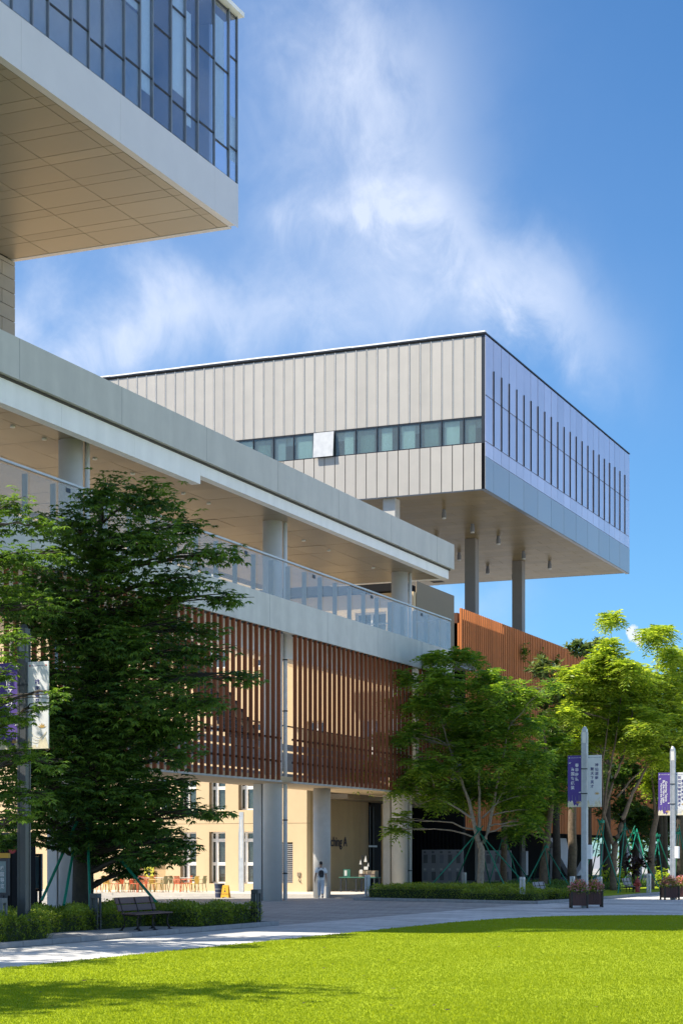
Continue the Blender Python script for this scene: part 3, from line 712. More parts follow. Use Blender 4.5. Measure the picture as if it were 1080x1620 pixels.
piece('grey_panel', MB().box(0, 0, 0, .05, bay - .03, zf - FZ0 - .02).mesh('grey_panel', 'side_panel'), sg, (FX - .05, FY0 + .015, FZ0 + .01))
# soffit
sf = wpart('soffit', MB().box(FL, FY0 + .35, FZ0 + .05, FX - .36, FY1 - .1, FZ0 + .35), 'joint_dark', fb)
wpart('soffit_trim', MB().box(FX - .35, FY0 + .02, FZ0 - .02, FX - .06, FY1, FZ0 + .0).box(FL, FY0 + .02, FZ0 - .02, FX - .36, FY0 + .34, FZ0), 'side_panel', fb)
sp = MB().box(0, 0, 0, 2.38, 1.17, .03).mesh('soffit_panel', 'far_soffit')
k = 0; y = FY0 + .4
while y < FY1 - 1.1:
    x = FX - .4 - 2.4 + (1.2 if k % 2 else 0)
    if k % 2: piece('soffit_panel', MB().box(0, 0, 0, 1.18, 1.17, .03).mesh('soffit_panel', 'far_soffit'), sf, (FX - .4 - 1.2, y, FZ0 + .01)); x = FX - .4 - 1.2 - 2.4
    for j in range(7): piece('soffit_panel', sp, sf, (x - 2.4 * j, y, FZ0 + .01 + .003 * rnd.random()))
    y += 1.19; k += 1
wpart('soffit_rest', MB().box(FL, FY0 + .35, FZ0 + .02, FX - .4 - 18, FY1 - .1, FZ0 + .045), 'far_soffit', fb)
lm = MB().tube([(0, 0, 0), (0, 0, -.22)], .13, 10).tube([(0, 0, -.22), (0, 0, -.62)], .17, 10)
lme = lm.mesh('hanging_light', 'mid_grey'); lme2 = MB().tube([(0, 0, -.62), (0, 0, -.70)], .15, 10).mesh('lens', 'lamp_white')
for (px, py) in [(702, 806), (747, 829), (788, 848), (828, 872), (726, 874), (869, 888), (771, 896), (690, 850), (812, 905)]:
    d = F * (FZ0 - CH) / (HZ - py); x, y = at(px, d)
    o = piece('hanging_light', lme, sf, (x, y, FZ0))
    link('lens', lme2, o, (0, 0, 0), world=False)
# square columns down to the ground
for (px, py, w_) in [(619, 790, .95), (746, 853, .92), (820, 888, .92)]:
    d = F * (FZ0 - CH) / (HZ - py); x, y = at(px, d)
    wpart('square_column', MB().bevel_box(x - w_ / 2, y - w_ / 2, 0, x + w_ / 2, y + w_ / 2, FZ0, .02), 'square_column' if px > 700 else 'light_concrete', fb)  # shade painted in: rear columns get the dark tone, the sunlit front one stays light

# ------------------------------------------------------------------ 5. wing with long orange screen
SX = -40.0
SY0 = onX(730, SX); SZ1, SZ0 = Zat(962, SX, SY0), 3.75
wb = thing('orange_screen_wing', 'long wing wrapped in orange-brown vertical slats under the raised far box', 'building', (-50, 140, 0))
sc_ = wpart('slat_screen', MB().box(SX - .55, SY0, SZ0 + .2, SX - .30, 172, SZ1 - .3), 'screen_backing', wb)
me_s = MB().bevel_box(-.16, -.11, 0, 0, .11, SZ1 - SZ0, .01).mesh('slat', 'orange_screen')
y = SY0 + .1; k = 0
while y < 172: piece('slat', me_s, sc_, (SX, y, SZ0)); y += .44; k += 1
wpart('end_slats', MB().box(SX - 9, SY0, SZ0, SX - .2, SY0 + .15, SZ1 - 1.0), 'orange_screen', wb)
wpart('upper_volume', MB().box(-70, SY0 + .2, SZ0, SX - .56, 172, SZ1 - 2.2), 'dark_wall', wb)
wpart('ground_wall', MB().box(-70, SY0 + 1, 0, SX - 7.0, 172, SZ0 - .01), 'dark_wall', wb)
gw = wpart('slatted_wall', MB().box(-60, 112.3, 0, onY(731, 112), 112.6, 14.2), 'dark_wall', wb)
dsl = MB().box(-.06, 0, 0, .06, .12, 3.6).mesh('dark_slat', 'dark_wall')
x = onY(731, 112) - .1
while x > onY(560, 112): piece('dark_slat', dsl, gw, (x, 112.17, .15)); x -= .26
wpart('link_roof', MB().box(-60, 103, 14.2, onY(728, 110), 112.6, 14.6), 'mid_grey', wb)
wpart('link_glazing', MB().box(-60, 112.0, 7, onY(729, 112), 112.1, 12.5), 'grey_frame', wb)
# diagonal concrete struts at the ground floor
def strut(p, q, w0, w1):
    (y0, z0), (y1, z1) = p, q
    wpart('diagonal_strut', MB().prism([(y0, z0), (y0 + w0, z0), (y1 + w1, z1), (y1, z1)], 'x', SX - 1.58, SX - 1.2), 'light_concrete', wb)
def pp(px, py): yy = onX(px, SX - 1.2); return (yy, Zat(py, SX - 1.2, yy))
strut(pp(903, 1386), pp(869, 1326), onX(912, SX - 1.2) - onX(903, SX - 1.2), onX(895, SX - 1.2) - onX(869, SX - 1.2))
strut(pp(912, 1386), pp(935, 1345), 1.2, 1.4); strut(pp(877, 1390), pp(877, 1342), .7, .7); strut(pp(832, 1385), pp(832, 1347), .5, .5)
for p in (955, 990, 1010, 1040): strut(pp(p, 1392), pp(p, 1335), 1.3, 1.3)

# poster boards
def poster_board(px0, px1, py0, py1, yw, label, cols, rows):
    x0, x1 = onY(px0, yw), onY(px1, yw); z0, z1 = Zat(py1, x0, yw), Zat(py0, x0, yw)
    t = thing('poster_board', label, 'board', ((x0 + x1) / 2, yw, z0))
    wpart('panel', MB().bevel_box(x0, yw, z0, x1, yw + .08, z1, .01), 'poster_grey', t)
    w_, h = (x1 - x0) / cols, (z1 - z0) / rows
    for i in range(cols):
        for j in range(rows):
            piece('poster', MB().box(0, 0, 0, w_ * .5, .01, h * .5).mesh('poster', 'poster_dark' if (i + j) % 3 else 'mid_grey'), t, (x0 + w_ * (i + .2), yw - .011, z0 + h * (j + .22)))
            piece('poster_heading', MB().box(0, 0, 0, w_ * .3, .012, h * .12).mesh('poster_heading', 'poster_dark' if j else 'paper'), t, (x0 + w_ * (i + .22), yw - .013, z0 + h * (j + .8)))
poster_board(667, 732, 1345, 1399, 110.5, 'wide grey board of small posters before the black slatted wall', 5, 2)
poster_board(766, 808, 1346, 1399, 113.0, 'narrower grey poster board behind the trunks, under the orange screen', 3, 2)

# ------------------------------------------------------------------ kerbs and planting beds
def kerb_run(pts, label, name='kerb'):
    t = thing(name, label, 'kerb', (pts[0][0], pts[0][1], 0))
    for (x0, y0), (x1, y1) in zip(pts[:-1], pts[1:]):
        L = math.hypot(x1 - x0, y1 - y0); n = max(1, int(L / 1.2)); a = math.atan2(y1 - y0, x1 - x0)
        me = MB().bevel_box(.006, -.09, 0, L / n - .006, .09, .13, .012).mesh('kerb_stone', 'kerb')
        for k in range(n): piece('kerb_stone', me, t, (x0 + (x1 - x0) * k / n, y0 + (y1 - y0) * k / n, 0), rot=(0, 0, a))
    return t
kerb_run([(-22.4, 22), (-22.3, 47.6), (-31, 47.8)], 'dark granite kerb round the near left planting bed')
kerb_run([(-21.4, 130), (-21.5, 77.0), (-21.9, 72.2), (-31.4, 75.4), (-31.6, 79.4)], 'dark granite kerb round the far right planting bed')
g = MB(); g.prism([(-30.9, 15), (-22.45, 15), (-22.4, 47.5), (-31, 47.7)], 'z', 0, .08); structure('planting_bed', g, 'soil')
g = MB(); g.prism([(-21.6, 130), (-21.6, 77), (-22, 72.4), (-31.3, 75.6), (-31.5, 79.4), (-36, 112), (-38, 130)], 'z', 0, .09); structure('planting_bed', g, 'soil')
g = MB(); g.prism([(-22.4, 43.0), (-24.2, 43.0), (-24.2, 35.6), (-22.4, 35.6)], 'z', 0, .12); structure('bench_pad', g, 'kerb')
g = MB(); g.prism([(-21.65, 129), (-21.65, 81), (-24.6, 80.4), (-27, 129)], 'z', .05, .13); structure('verge', g, 'lawn')

def hedge(poly_boxes, label, leafsize, dens, m='leaf_hedge', group=None, name='hedge', tone=(.42, .24)):
    """boxes (x0,y0,x1,y1,z1) filled by a twig core and a skin of leaves"""
    x0, y0 = poly_boxes[0][0], poly_boxes[0][1]
    t = thing(name, label, 'hedge', (x0, y0, .1), group=group)
    core = MB(); Vs = []; Ts = []
    for (x0, y0, x1, y1, z1) in poly_boxes:
        core.box(x0 + .12, y0 + .12, .05, x1 - .12, y1 - .12, z1 - .14)
        faces = [('t', (x1 - x0) * (y1 - y0)), ('f', (x1 - x0) * z1), ('r', (y1 - y0) * z1)]
        for k, A in faces:
            n = int(A * dens); a, b = rng.random(n), rng.random(n); dpt = np.abs(rng.normal(0, .07, n))
            if k == 't': P = np.stack([x0 + a * (x1 - x0), y0 + b * (y1 - y0), z1 - dpt], 1); nr = np.array([0, 0, 1.])
            elif k == 'f': P = np.stack([x0 + a * (x1 - x0), y0 + dpt, .12 + b * (z1 - .12)], 1); nr = np.array([0, -1., .25])
            else: P = np.stack([x1 - dpt, y0 + a * (y1 - y0), .12 + b * (z1 - .12)], 1); nr = np.array([1., 0, .25])
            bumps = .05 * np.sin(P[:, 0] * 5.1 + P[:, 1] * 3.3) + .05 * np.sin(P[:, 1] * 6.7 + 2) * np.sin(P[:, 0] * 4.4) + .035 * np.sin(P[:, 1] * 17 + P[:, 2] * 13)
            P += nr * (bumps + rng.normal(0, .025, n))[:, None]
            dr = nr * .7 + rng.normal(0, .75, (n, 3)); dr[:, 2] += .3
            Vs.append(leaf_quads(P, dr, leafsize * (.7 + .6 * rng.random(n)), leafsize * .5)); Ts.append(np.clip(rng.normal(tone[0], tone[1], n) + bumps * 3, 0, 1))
    wpart('stems', core, 'hedge_core', t)
    o = quads_object('foliage', np.concatenate(Vs), np.concatenate(Ts), m, t); o['kind'] = 'stuff'
    return t
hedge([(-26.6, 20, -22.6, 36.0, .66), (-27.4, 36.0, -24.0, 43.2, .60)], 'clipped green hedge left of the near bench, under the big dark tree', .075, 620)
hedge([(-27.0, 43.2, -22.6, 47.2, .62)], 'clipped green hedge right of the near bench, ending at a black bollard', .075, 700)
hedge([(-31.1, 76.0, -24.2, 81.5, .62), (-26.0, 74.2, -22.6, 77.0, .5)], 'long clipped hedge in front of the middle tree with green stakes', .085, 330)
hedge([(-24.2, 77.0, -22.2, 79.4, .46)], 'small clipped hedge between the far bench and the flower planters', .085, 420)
hedge([(-34, 84, -25.5, 112, .38)], 'low dark ground cover under the staked trees', .12, 70, m='leaf_dark', name='ground_cover')['kind'] = 'stuff'

# ------------------------------------------------------------------ trees
def bez(p, q, lift, n=6, wob=.06):
    p, q = Vector(p), Vector(q); L = (q - p).length; m = (p + q) / 2 + Vector((0, 0, lift * L)); out = []
    for i in range(n + 1):
        t = i / n; v = p * (1 - t) ** 2 + m * 2 * t * (1 - t) + q * t * t
        if 0 < i < n: v += Vector([rnd.gauss(0, wob * L * .25) for _ in range(3)])
        out.append(v)
    return out
def clusters(pads, dens, bias=.5, jag=.22):
    C = []; D = []
    for (x, y, z, rx, ry, rz, k) in pads:
        n = max(6, int(dens * rx * ry * k) + int(dens * rz * rx * .5 * k))
        v = nrm(rng.normal(0, 1, (n, 3))); r = rng.random(n) ** bias * (1 + rng.normal(0, jag, n))
        q = v * r[:, None]; q[:, 2] = np.where(q[:, 2] < 0, q[:, 2] * .75, q[:, 2])
        C.append(np.array([x, y, z]) + q * np.array([rx, ry, rz])); D.append(nrm(q * np.array([1 / rx, 1 / ry, .6 / rz]) + np.array([0, 0, .15])))
    return np.concatenate(C), np.concatenate(D)
def palmate(C, D, size, k=7):
    n = len(C); B = np.repeat(C, k, 0); a = rng.random((n, 1)) * 6.28 + np.arange(k) * 6.28 / k + rng.normal(0, .2, (n, k)); a = a.reshape(-1)
    dr = np.stack([np.cos(a), np.sin(a), -.25 - .45 * rng.random(n * k)], 1) + .45 * np.repeat(D, k, 0)
    return leaf_quads(B, dr, size * (.7 + .6 * rng.random(n * k)), size * .36)
def feather(C, D, size, fr=6, m=5):
    n = len(C); out = []
    a = (rng.random((n, 1)) * 6.28 + np.arange(fr) * 6.28 / fr).reshape(-1); Dr = np.repeat(D, fr, 0); B = np.repeat(C, fr, 0)
    rd = nrm(np.stack([np.cos(a), np.sin(a), .12 + .42 * rng.normal(0, 1, n * fr)], 1) + .5 * Dr); L = size * (.75 + .5 * rng.random(n * fr))
    sd = nrm(np.cross(rd, np.array([0, 0, 1.]))); up = np.cross(sd, rd)
    for j in range(m):
        t = (j + .6) / m; droop = -.42 * t * t
        p = B + rd * (L * t)[:, None] + np.array([0, 0, 1.]) * (L * droop)[:, None]
        for s in (-1, 1):
            d_ = sd * s + rd * .55 + np.array([0, 0, -.25]); l = L * (.44 - .26 * abs(t - .45))
            out.append(leaf_quads(p, d_, l, l * .30, up=nrm(up + rng.normal(0, .45, up.shape))))
    return np.concatenate(out)
def broad(C, D, size, k=6):
    n = len(C); B = np.repeat(C, k, 0); a = rng.random(n * k) * 6.28
    dr = np.stack([np.cos(a), np.sin(a), rng.normal(.05, .45, n * k)], 1) + .5 * np.repeat(D, k, 0)
    return leaf_quads(B, dr, size * (.8 + .5 * rng.random(n * k)), size * .42)

def tree(label, base, trunks, pads, kind, size, dens, leaf, bark, trunk_r, group, twig=5, name='broadleaf_tree', tone=(.4, .22), limb_r=.07, k=None, attach=None):
    """trunks: list of point lists with radii; every pad is reached by a limb from the nearest trunk point below it"""
    t = thing(name, label, 'tree', base, group=group)
    if kind == 'feather':       # loose sprays that break the outline
        cx_ = sum(p[0] for p in pads) / len(pads); cz_ = sum(p[2] for p in pads) / len(pads); cy_ = sum(p[1] for p in pads) / len(pads)
        for (x, y, z, rx, ry, rz, kk) in list(pads):
            for _ in range(1):
                v = Vector((x - cx_, y - cy_, z - cz_)).normalized() + Vector((rnd.gauss(0, .5), rnd.gauss(0, .5), rnd.gauss(.15, .4)))
                pads = pads + [(x + v.x * rx * .85, y + v.y * ry * .85, z + v.z * rz * 1.0, .22, .22, .15, 9)]
    wood = MB(); pts = []
    slim = .62 if name == 'feathery_tree' else 1.0
    for tr in trunks:
        P = [Vector(p[:3]) for p in tr]; Rr = [p[3] * slim for p in tr]
        # refine
        Q, q = [], []
        for i in range(len(P) - 1):
            for s in range(4):
                f = s / 4; Q.append(P[i].lerp(P[i + 1], f) + Vector((rnd.gauss(0, .018), rnd.gauss(0, .018), 0)) * (1 if s else 0)); q.append(Rr[i] * (1 - f) + Rr[i + 1] * f)
        Q.append(P[-1]); q.append(Rr[-1])
        wood.tube(Q, q, 10); pts += list(zip(Q, q))
    for (x, y, z, rx, ry, rz, kk) in pads:
        c = Vector((x, y, z)); best = min(pts, key=lambda pq: (pq[0] - c).length + (2.5 * max(0, pq[0].z - c.z + .3)) - .15 * pq[0].z)
        b = bez(best[0], c, .10); r0 = min(best[1] * .7, limb_r)
        wood.tube(b, [r0 * (1 - i / 8) for i in range(len(b))], 6)
        for _ in range(twig):
            e = c + Vector((rnd.uniform(-1, 1) * rx * .9, rnd.uniform(-1, 1) * ry * .9, rnd.uniform(-.5, .9) * rz * .8))
            st_ = b[rnd.choice([2, 3, 4, 5])]; tb_ = bez(st_, e, .06, 4); wood.tube(tb_, [r0 * .38, r0 * .3, r0 * .22, r0 * .15, .006], 4, cap=False)
    w = wpart('trunk', wood, bark, t); w.data.shade_smooth()
    C, D = clusters(pads, dens)
    V = {'palmate': palmate, 'feather': feather, 'broad': broad}[kind](C, D, size) if k is None else {'palmate': palmate, 'feather': feather, 'broad': broad}[kind](C, D, size, k)
    per = len(V) // len(C)
    ct = rng.normal(tone[0], tone[1], len(C)) + .26 * np.sin(C[:, 0] * 1.9 + 2 * np.sin(C[:, 2] * 1.1)) * np.sin(C[:, 2] * 2.3 + C[:, 1] * .7)
    T = np.clip((np.tile(ct, per) if kind == 'feather' and False else np.resize(np.repeat(ct, per), len(V))) + rng.normal(0, .12, len(V)), 0, 1)
    o = quads_object('crown', V, T, leaf, t); o['kind'] = 'stuff'
    return t
def pad(px, py, d, rpx, rpy, k=1.0, ry=None):
    x, y, z = P3(px, py, d); s = d / F
    return (x, y, z, rpx * s, (ry or rpx * s), rpy * s * 1.18, k)
def J(d, s): return d + rnd.uniform(-s, s)

# the big dark tree at the left
d0 = 50.0
A = [(165,765,32,18),(150,790,30,14),(215,800,62,22),(285,824,36,10),(120,830,60,26),(230,855,75,30),(335,890,44,11),(160,900,90,34),(285,915,50,18),(345,938,36,10),(100,950,100,38),(225,970,80,34),
     (320,985,30,10),(372,1062,34,10),(300,1035,56,18),(300,1108,46,12),(245,1100,75,40),(322,1125,28,9),(150,1080,90,48),(60,1060,60,40),(240,1175,66,30),(275,1215,34,13),(130,1190,100,48),(30,1200,50,36),
     (225,1262,58,20),(322,1298,36,8),(200,1305,66,20),(270,1335,36,9),(240,1352,55,12),(60,1290,60,26),(20,1330,44,12),(200,1374,30,8),(150,1010,100,40),(60,990,60,40),(180,1130,70,40),(100,1130,90,40),(170,1240,70,34),(95,1250,60,34), (205,1215,40,20),(120,1330,50,14),(180,1030,60,30),(70,1150,50,30)]
A = [((165 + (a - 165) * 1.06) if a > 165 else a, b, c * (1.14 if a > 165 else 1.0), e) for (a, b, c, e) in A]
padsA = [pad(a, b, J(d0, 1.6), c, e, 1.0) for (a, b, c, e) in A]
padsA += [pad(a, b, J(52.5, .8), c, e, 1.0) for (a, b, c, e) in [(50,1050,60,34),(60,1125,60,34),(45,1200,60,34),(75,1265,56,26),(15,1290,50,24),(105,1000,60,34),(20,960,50,30),(170,1285,64,38),(235,1265,60,36),(205,1332,54,22),(250,1325,46,16),(285,1285,40,15),(150,1235,70,36),(80,1315,40,18),(110,1290,50,30),(195,1358,44,12),(165,1335,40,18),(35,1245,50,30),(290,1240,26,10),(250,1020,50,22),(262,1075,46,20),(255,1145,48,20),(300,1060,34,14)]]
padsA += [pad(a, b, J(d0, 1.2), c, e, 1.0) for (a, b, c, e) in [(150,1150,70,26),(250,1140,50,22),(110,1270,60,20),(190,1285,56,16),(60,1220,50,22),(240,1300,44,12),(150,1325,44,12),(170,1190,60,22),(200,1000,60,24),(290,990,26,14),(170,1060,70,26),(40,1100,44,26),(280,1165,40,14),(130,870,70,24),(250,940,50,20),(60,930,40,24),(160,1355,40,9),(255,1240,40,14)]]
padsA += [pad(a + rnd.uniform(-20, 20), b, d0 + rnd.uniform(2, 4.5), c * .9, e, .5) for (a, b, c, e) in A if 60 < a < 260]
bx, by = at(131, 51.0)
def tp(px, py, r, d): return (*P3(px, py, d), r)
tree('big dark-leaved tree with thick straight trunk rising from the near hedge', (bx, by, 0),
     [[(bx, by, 0, .36), (bx, by, 1.0, .31), tp(131, 1300, .29, 51), tp(134, 1180, .25, 51), tp(140, 1050, .19, 51), tp(150, 920, .12, 51), tp(160, 800, .05, 51)]],
     [(p[0], p[1], p[2] + rnd.gauss(0, .12), p[3], p[4], p[5] * 1.3, p[6]) for p in padsA], 'palmate', .185, 118, 'leaf_dark', 'bark_dark', .3, 'trees by the near hedge', tone=(.42, .24), limb_r=.085)
# second tree standing outside the frame to the left; its outer boughs reach in
B = [(20,800,40,18),(-20,830,60,25),(60,832,40,14),(30,880,55,22),(85,880,30,14),(-30,900,60,30),(20,935,50,22),(70,960,40,18),(15,1010,24,14),(-60,1000,60,40),(14,1040,22,14),(90,1100,22,11),(25,1135,40,12),(70,1118,26,9),(-30,1150,50,30),(40,1195,36,14),(80,1210,30,12),(-40,1240,60,40),(20,1250,40,18),(-20,1310,50,24),(60,1262,30,12),(8,1065,22,24),(10,1120,26,26),(0,1170,26,20),(12,960,26,20),(35,1010,22,10),(30,1290,30,12),(-90,900,80,50),(-100,1080,80,60)]
padsB = [pad(a, b, J(38.6, .8) if 1000 < b < 1300 else J(43.0, 1.0), c, e, 1.0) for (a, b, c, e) in B]
bx2, by2 = at(-95, 42)
tree('leafier mid-green tree whose boughs hang in from the left edge over the banner', (bx2, by2, 0),
     [[(bx2, by2, 0, .26), tp(-95, 1300, .22, 42), tp(-85, 1100, .17, 42), tp(-70, 950, .11, 42), tp(-50, 840, .05, 42)]],
     padsB, 'palmate', .135, 190, 'leaf_mid', 'bark_dark', .25, 'trees by the near hedge', tone=(.40, .24))

# tree outside the frame whose shade falls over the near lawn
xs_, ys_ = -24.0, 15.0
tree('tall shade tree out of view to the left of the lawn', (xs_, ys_, 0), [[(xs_, ys_, 0, .4), (xs_, ys_, 8, .28), (xs_, ys_, 15, .08)]],
     [(xs_ + rnd.uniform(-2.6, 2.6), ys_ + rnd.uniform(-2.4, 2.4), rnd.uniform(11.5, 16.5), 1.9, 1.9, 1.1, 1) for _ in range(16)], 'palmate', .26, 24, 'leaf_mid', 'bark_dark', .3, 'trees by the near hedge', twig=2)

for (xq, yq, lb) in ((-27.5, 22.5, 'leafy tree out of view, nearer of two added to shade the path'), (-28.5, 29.0, 'leafy tree out of view, farther of two added to shade the path')):  # unseen trees added so that their crowns shade the path
    tree(lb, (xq, yq, 0), [[(xq, yq, 0, .3), (xq, yq, 6, .2), (xq, yq, 12, .05)]],
         [(xq + rnd.uniform(-2.6, 2.6), yq + rnd.uniform(-2.6, 2.6), rnd.uniform(7, 12), 1.7, 1.7, .9, 1) for _ in range(17)], 'palmate', .24, 34, 'leaf_mid', 'bark_dark', .3, 'trees by the near hedge', twig=2)

# middle tree with forked pale trunk
d1 = 90.0
T1 = [(735,1046,26,9),(690,1046,26,8),(700,1082,46,18),(775,1080,40,14),(650,1084,26,9),(632,1122,22,11),(680,1122,44,18),(800,1105,40,16),(755,1125,56,24),(720,1165,56,24),(810,1140,46,28),(655,1160,30,14),
      (598,1228,14,9),(622,1212,24,13),(640,1250,18,13),(634,1298,13,16),(690,1212,46,22),(770,1200,66,30),(838,1200,36,30),(730,1250,46,14),(800,1262,44,18),(838,1300,22,8),(845,1110,24,18),(820,1230,40,22),(770,1160,50,24),(690,1258,30,10),(625,1170,14,8),(660,1235,24,12)]
T1p = [pad(a, b, J(d1, 1.8), c * .92, e * .92, 1.0) for (a, b, c, e) in T1] + [pad(a, b + 5, d1 + rnd.uniform(2, 4.5), c * .8, e * .8, .5) for (a, b, c, e) in T1 if 660 < a < 840 and b < 1260]
x1, y1 = at(758, d1)
def q(px, py, r, d=d1): return (*P3(px, py, d), r)
tree('feathery tree with pale forked trunk and four green stakes behind the long hedge', (x1, y1, 0),
     [[(x1, y1, 0, .30), q(760, 1380, .27), q(762, 1345, .25), q(758, 1333, .23)],
      [q(758, 1335, .20), q(750, 1305, .16), q(742, 1270, .13), q(725, 1225, .10), q(705, 1165, .07), q(690, 1105, .04)],
      [q(764, 1335, .17), q(775, 1300, .13), q(782, 1265, .10), q(790, 1220, .08), q(805, 1150, .05)],
      [q(757, 1322, .14), q(758, 1280, .11), q(757, 1230, .09), q(765, 1150, .06), q(752, 1060, .03)],
      [q(748, 1296, .10), q(725, 1280, .08), q(690, 1262, .06), q(660, 1275, .03)],
      [q(762, 1295, .09), q(785, 1272, .07), q(800, 1240, .05), q(815, 1210, .03)]],
     T1p, 'feather', .72, 12, 'leaf_feather', 'bark_pale', .3, 'staked trees in the far bed', twig=3, name='feathery_tree', tone=(.42, .26), limb_r=.05)
# leaning trunk tree, just to the right
d2 = 99.0
T2 = [(870,1225,34,18),(830,1260,26,14),(880,1255,26,14),(845,1275,30,12),(868,1180,32,20),(900,1225,24,18),(815,1310,18,7)]
x2, y2 = at(858, d2)
tree('dark green tree with leaning smooth trunk between two banner poles', (x2, y2, 0), [[(x2, y2, 0, .42), q(860, 1370, .36, d2), q(866, 1320, .30, d2), q(871, 1275, .24, d2), q(868, 1220, .15, d2), q(860, 1160, .08, d2)]],
     [pad(a, b, J(d2, 2), c, e, .9) for (a, b, c, e) in T2], 'feather', .72, 17, 'leaf_feather', 'bark', .4, 'staked trees in the far bed', twig=3, name='feathery_tree', tone=(.2, .2))
d2b = 104.0; x2b, y2b = at(797, d2b)
tree('slender dim tree with straight trunk close behind the forked one', (x2b, y2b, 0), [[(x2b, y2b, 0, .34), q(797, 1330, .28, d2b), q(796, 1270, .2, d2b), q(790, 1200, .1, d2b)]],
     [pad(a, b, J(d2b, 1.5), c, e, .8) for (a, b, c, e) in [(800,1245,40,20),(770,1230,36,16),(820,1280,28,10),(830,1245,36,20)]], 'feather', .72, 14, 'leaf_feather', 'bark', .3, 'staked trees in the far bed', twig=3, name='feathery_tree', tone=(.15, .15))
# magnolia with large pale leaves
d3 = 112.0
T3 = [(862,1058,24,14),(888,1095,30,18),(868,1110,30,22),(905,1125,30,26),(890,1165,36,30),(925,1180,30,30),(935,1225,34,30),(915,1150,30,24),(872,1148,28,20),(925,1030,24,10),(908,1022,12,8),(945,1018,16,6)]
x3, y3 = at(905, d3)
tree('broad-leaved tree with large pale leaves between two feathery trees', (x3, y3, 0), [[(x3, y3, 0, .3), q(905, 1280, .25, d3), q(903, 1180, .16, d3), q(890, 1090, .06, d3)], [q(904, 1200, .12, d3), q(920, 1100, .07, d3), q(928, 1030, .04, d3)]],
     [pad(a, b, J(d3, 2), c, e, .9) for (a, b, c, e) in T3], 'broad', .42, 60, 'leaf_broad', 'bark', .3, 'trees along the orange screen', twig=4, name='broadleaf_tree', tone=(.42, .3))
# bright right-hand trees
d4 = 98.0
T4 = [(965,984,9,5),(962,1040,28,9),(940,1062,38,14),(985,1062,36,12),(915,1075,34,14),(960,1082,56,20),(1010,1080,36,16),(1000,1110,56,22),(930,1112,36,18),(960,1140,50,22),(1020,1145,36,20),(900,1130,18,12),(990,1170,40,20),(945,1175,26,14),(1020,1185,26,18),(905,1190,18,12)]
x4, y4 = at(970, d4)
tree('bright feathery tree with several slanting stems right of the first banner pole', (x4, y4, 0),
     [[(x4, y4, 0, .32), q(970, 1360, .28, d4), q(973, 1335, .26, d4), q(985, 1295, .2, d4), q(1000, 1255, .15, d4), q(1022, 1215, .09, d4), q(1035, 1190, .05, d4)],
      [q(972, 1345, .16, d4), q(955, 1290, .15, d4), q(968, 1240, .12, d4), q(985, 1200, .09, d4), q(1000, 1130, .05, d4)],
      [q(953, 1295, .13, d4), q(962, 1230, .10, d4), q(975, 1160, .07, d4), q(985, 1080, .04, d4)],
      [q(954, 1290, .10, d4), q(952, 1215, .08, d4), q(962, 1140, .06, d4), q(968, 1060, .03, d4), q(966, 986, .012, d4)],
      [q(975, 1262, .09, d4), q(1000, 1232, .07, d4), q(1030, 1205, .04, d4)]],
     [pad(a, b, J(d4, 2), c, e, 1.0) for (a, b, c, e) in T4], 'feather', .74, 19, 'leaf_bright', 'bark', .3, 'staked trees in the far bed', twig=3, name='feathery_tree', tone=(.5, .26), limb_r=.05)
d5 = 101.0
T5 = [(1042,1003,22,6),(1030,1010,12,4),(1062,1040,20,8),(1075,1060,28,16),(1050,1085,34,18),(1090,1100,34,24),(1055,1130,36,22),(1090,1160,34,26),(1060,1185,32,20),(1085,1220,34,24),(1065,1245,28,18),(1100,1040,24,14),(1035,1165,22,14),(1050,1230,26,16)]
x5, y5 = at(1029, d5)
tree('bright feathery tree at the right edge with a rough dark trunk', (x5, y5, 0),
     [[(x5, y5, 0, .36), q(1029, 1360, .32, d5), q(1032, 1320, .28, d5), q(1045, 1260, .18, d5), q(1060, 1180, .12, d5), q(1068, 1090, .06, d5)],
      [q(1036, 1290, .14, d5), q(1030, 1220, .10, d5), q(1036, 1100, .06, d5), q(1042, 1004, .012, d5)], [q(1050, 1240, .10, d5), q(1075, 1200, .08, d5), q(1088, 1140, .04, d5)]],
     [pad(a, b, J(d5, 2), c, e, 1.0) for (a, b, c, e) in T5], 'feather', .74, 19, 'leaf_bright', 'bark', .3, 'staked trees in the far bed', twig=3, name='feathery_tree', tone=(.45, .28), limb_r=.05)
# dark trees closing the view behind
bgp = [(930,1210,60,70,122),(985,1235,60,60,128),(1045,1120,40,60,126),(1075,1085,24,36,124),(1050,1230,50,60,126),(1100,1180,60,70,130),(960,1120,50,60,126),(1005,1300,60,26,135),(1075,1290,46,34,132),(880,1215,30,34,120)]
for i, (px, py, a, b, d) in enumerate(bgp):
    x, y = at(px, d); lab = ['dark round tree directly behind the first banner pole', 'dark tree behind the slanting stems', 'dark tree showing against the sky near the right edge', 'dark treetop at the far right edge beside the bright fronds',
                             'dark tree behind the second banner pole', 'dense dark tree cut by the right edge of the frame', 'dark tree filling the gap between the two bright trees', 'low dark tree far behind the green stakes', 'low dark tree behind the last staked trunk', 'dark tree behind the magnolia, left of the first pole'][i]
    s = d / F
    pds = [pad(px + rnd.uniform(-.6, .6) * a, py + rnd.uniform(-.7, .8) * b, J(d, 2), a * .5, b * .34, .9) for _ in range(8)]
    tree(lab, (x, y, 0), [[(x, y, 0, .3), (x, y, 3, .26), (*P3(px, py + b * .3, d), .16), (*P3(px, py - b * .4, d), .06)]], pds, 'broad', .36, 40, 'leaf_dark', 'bark_dark', .3, 'dark trees in the background', twig=2, tone=(.35, .25))
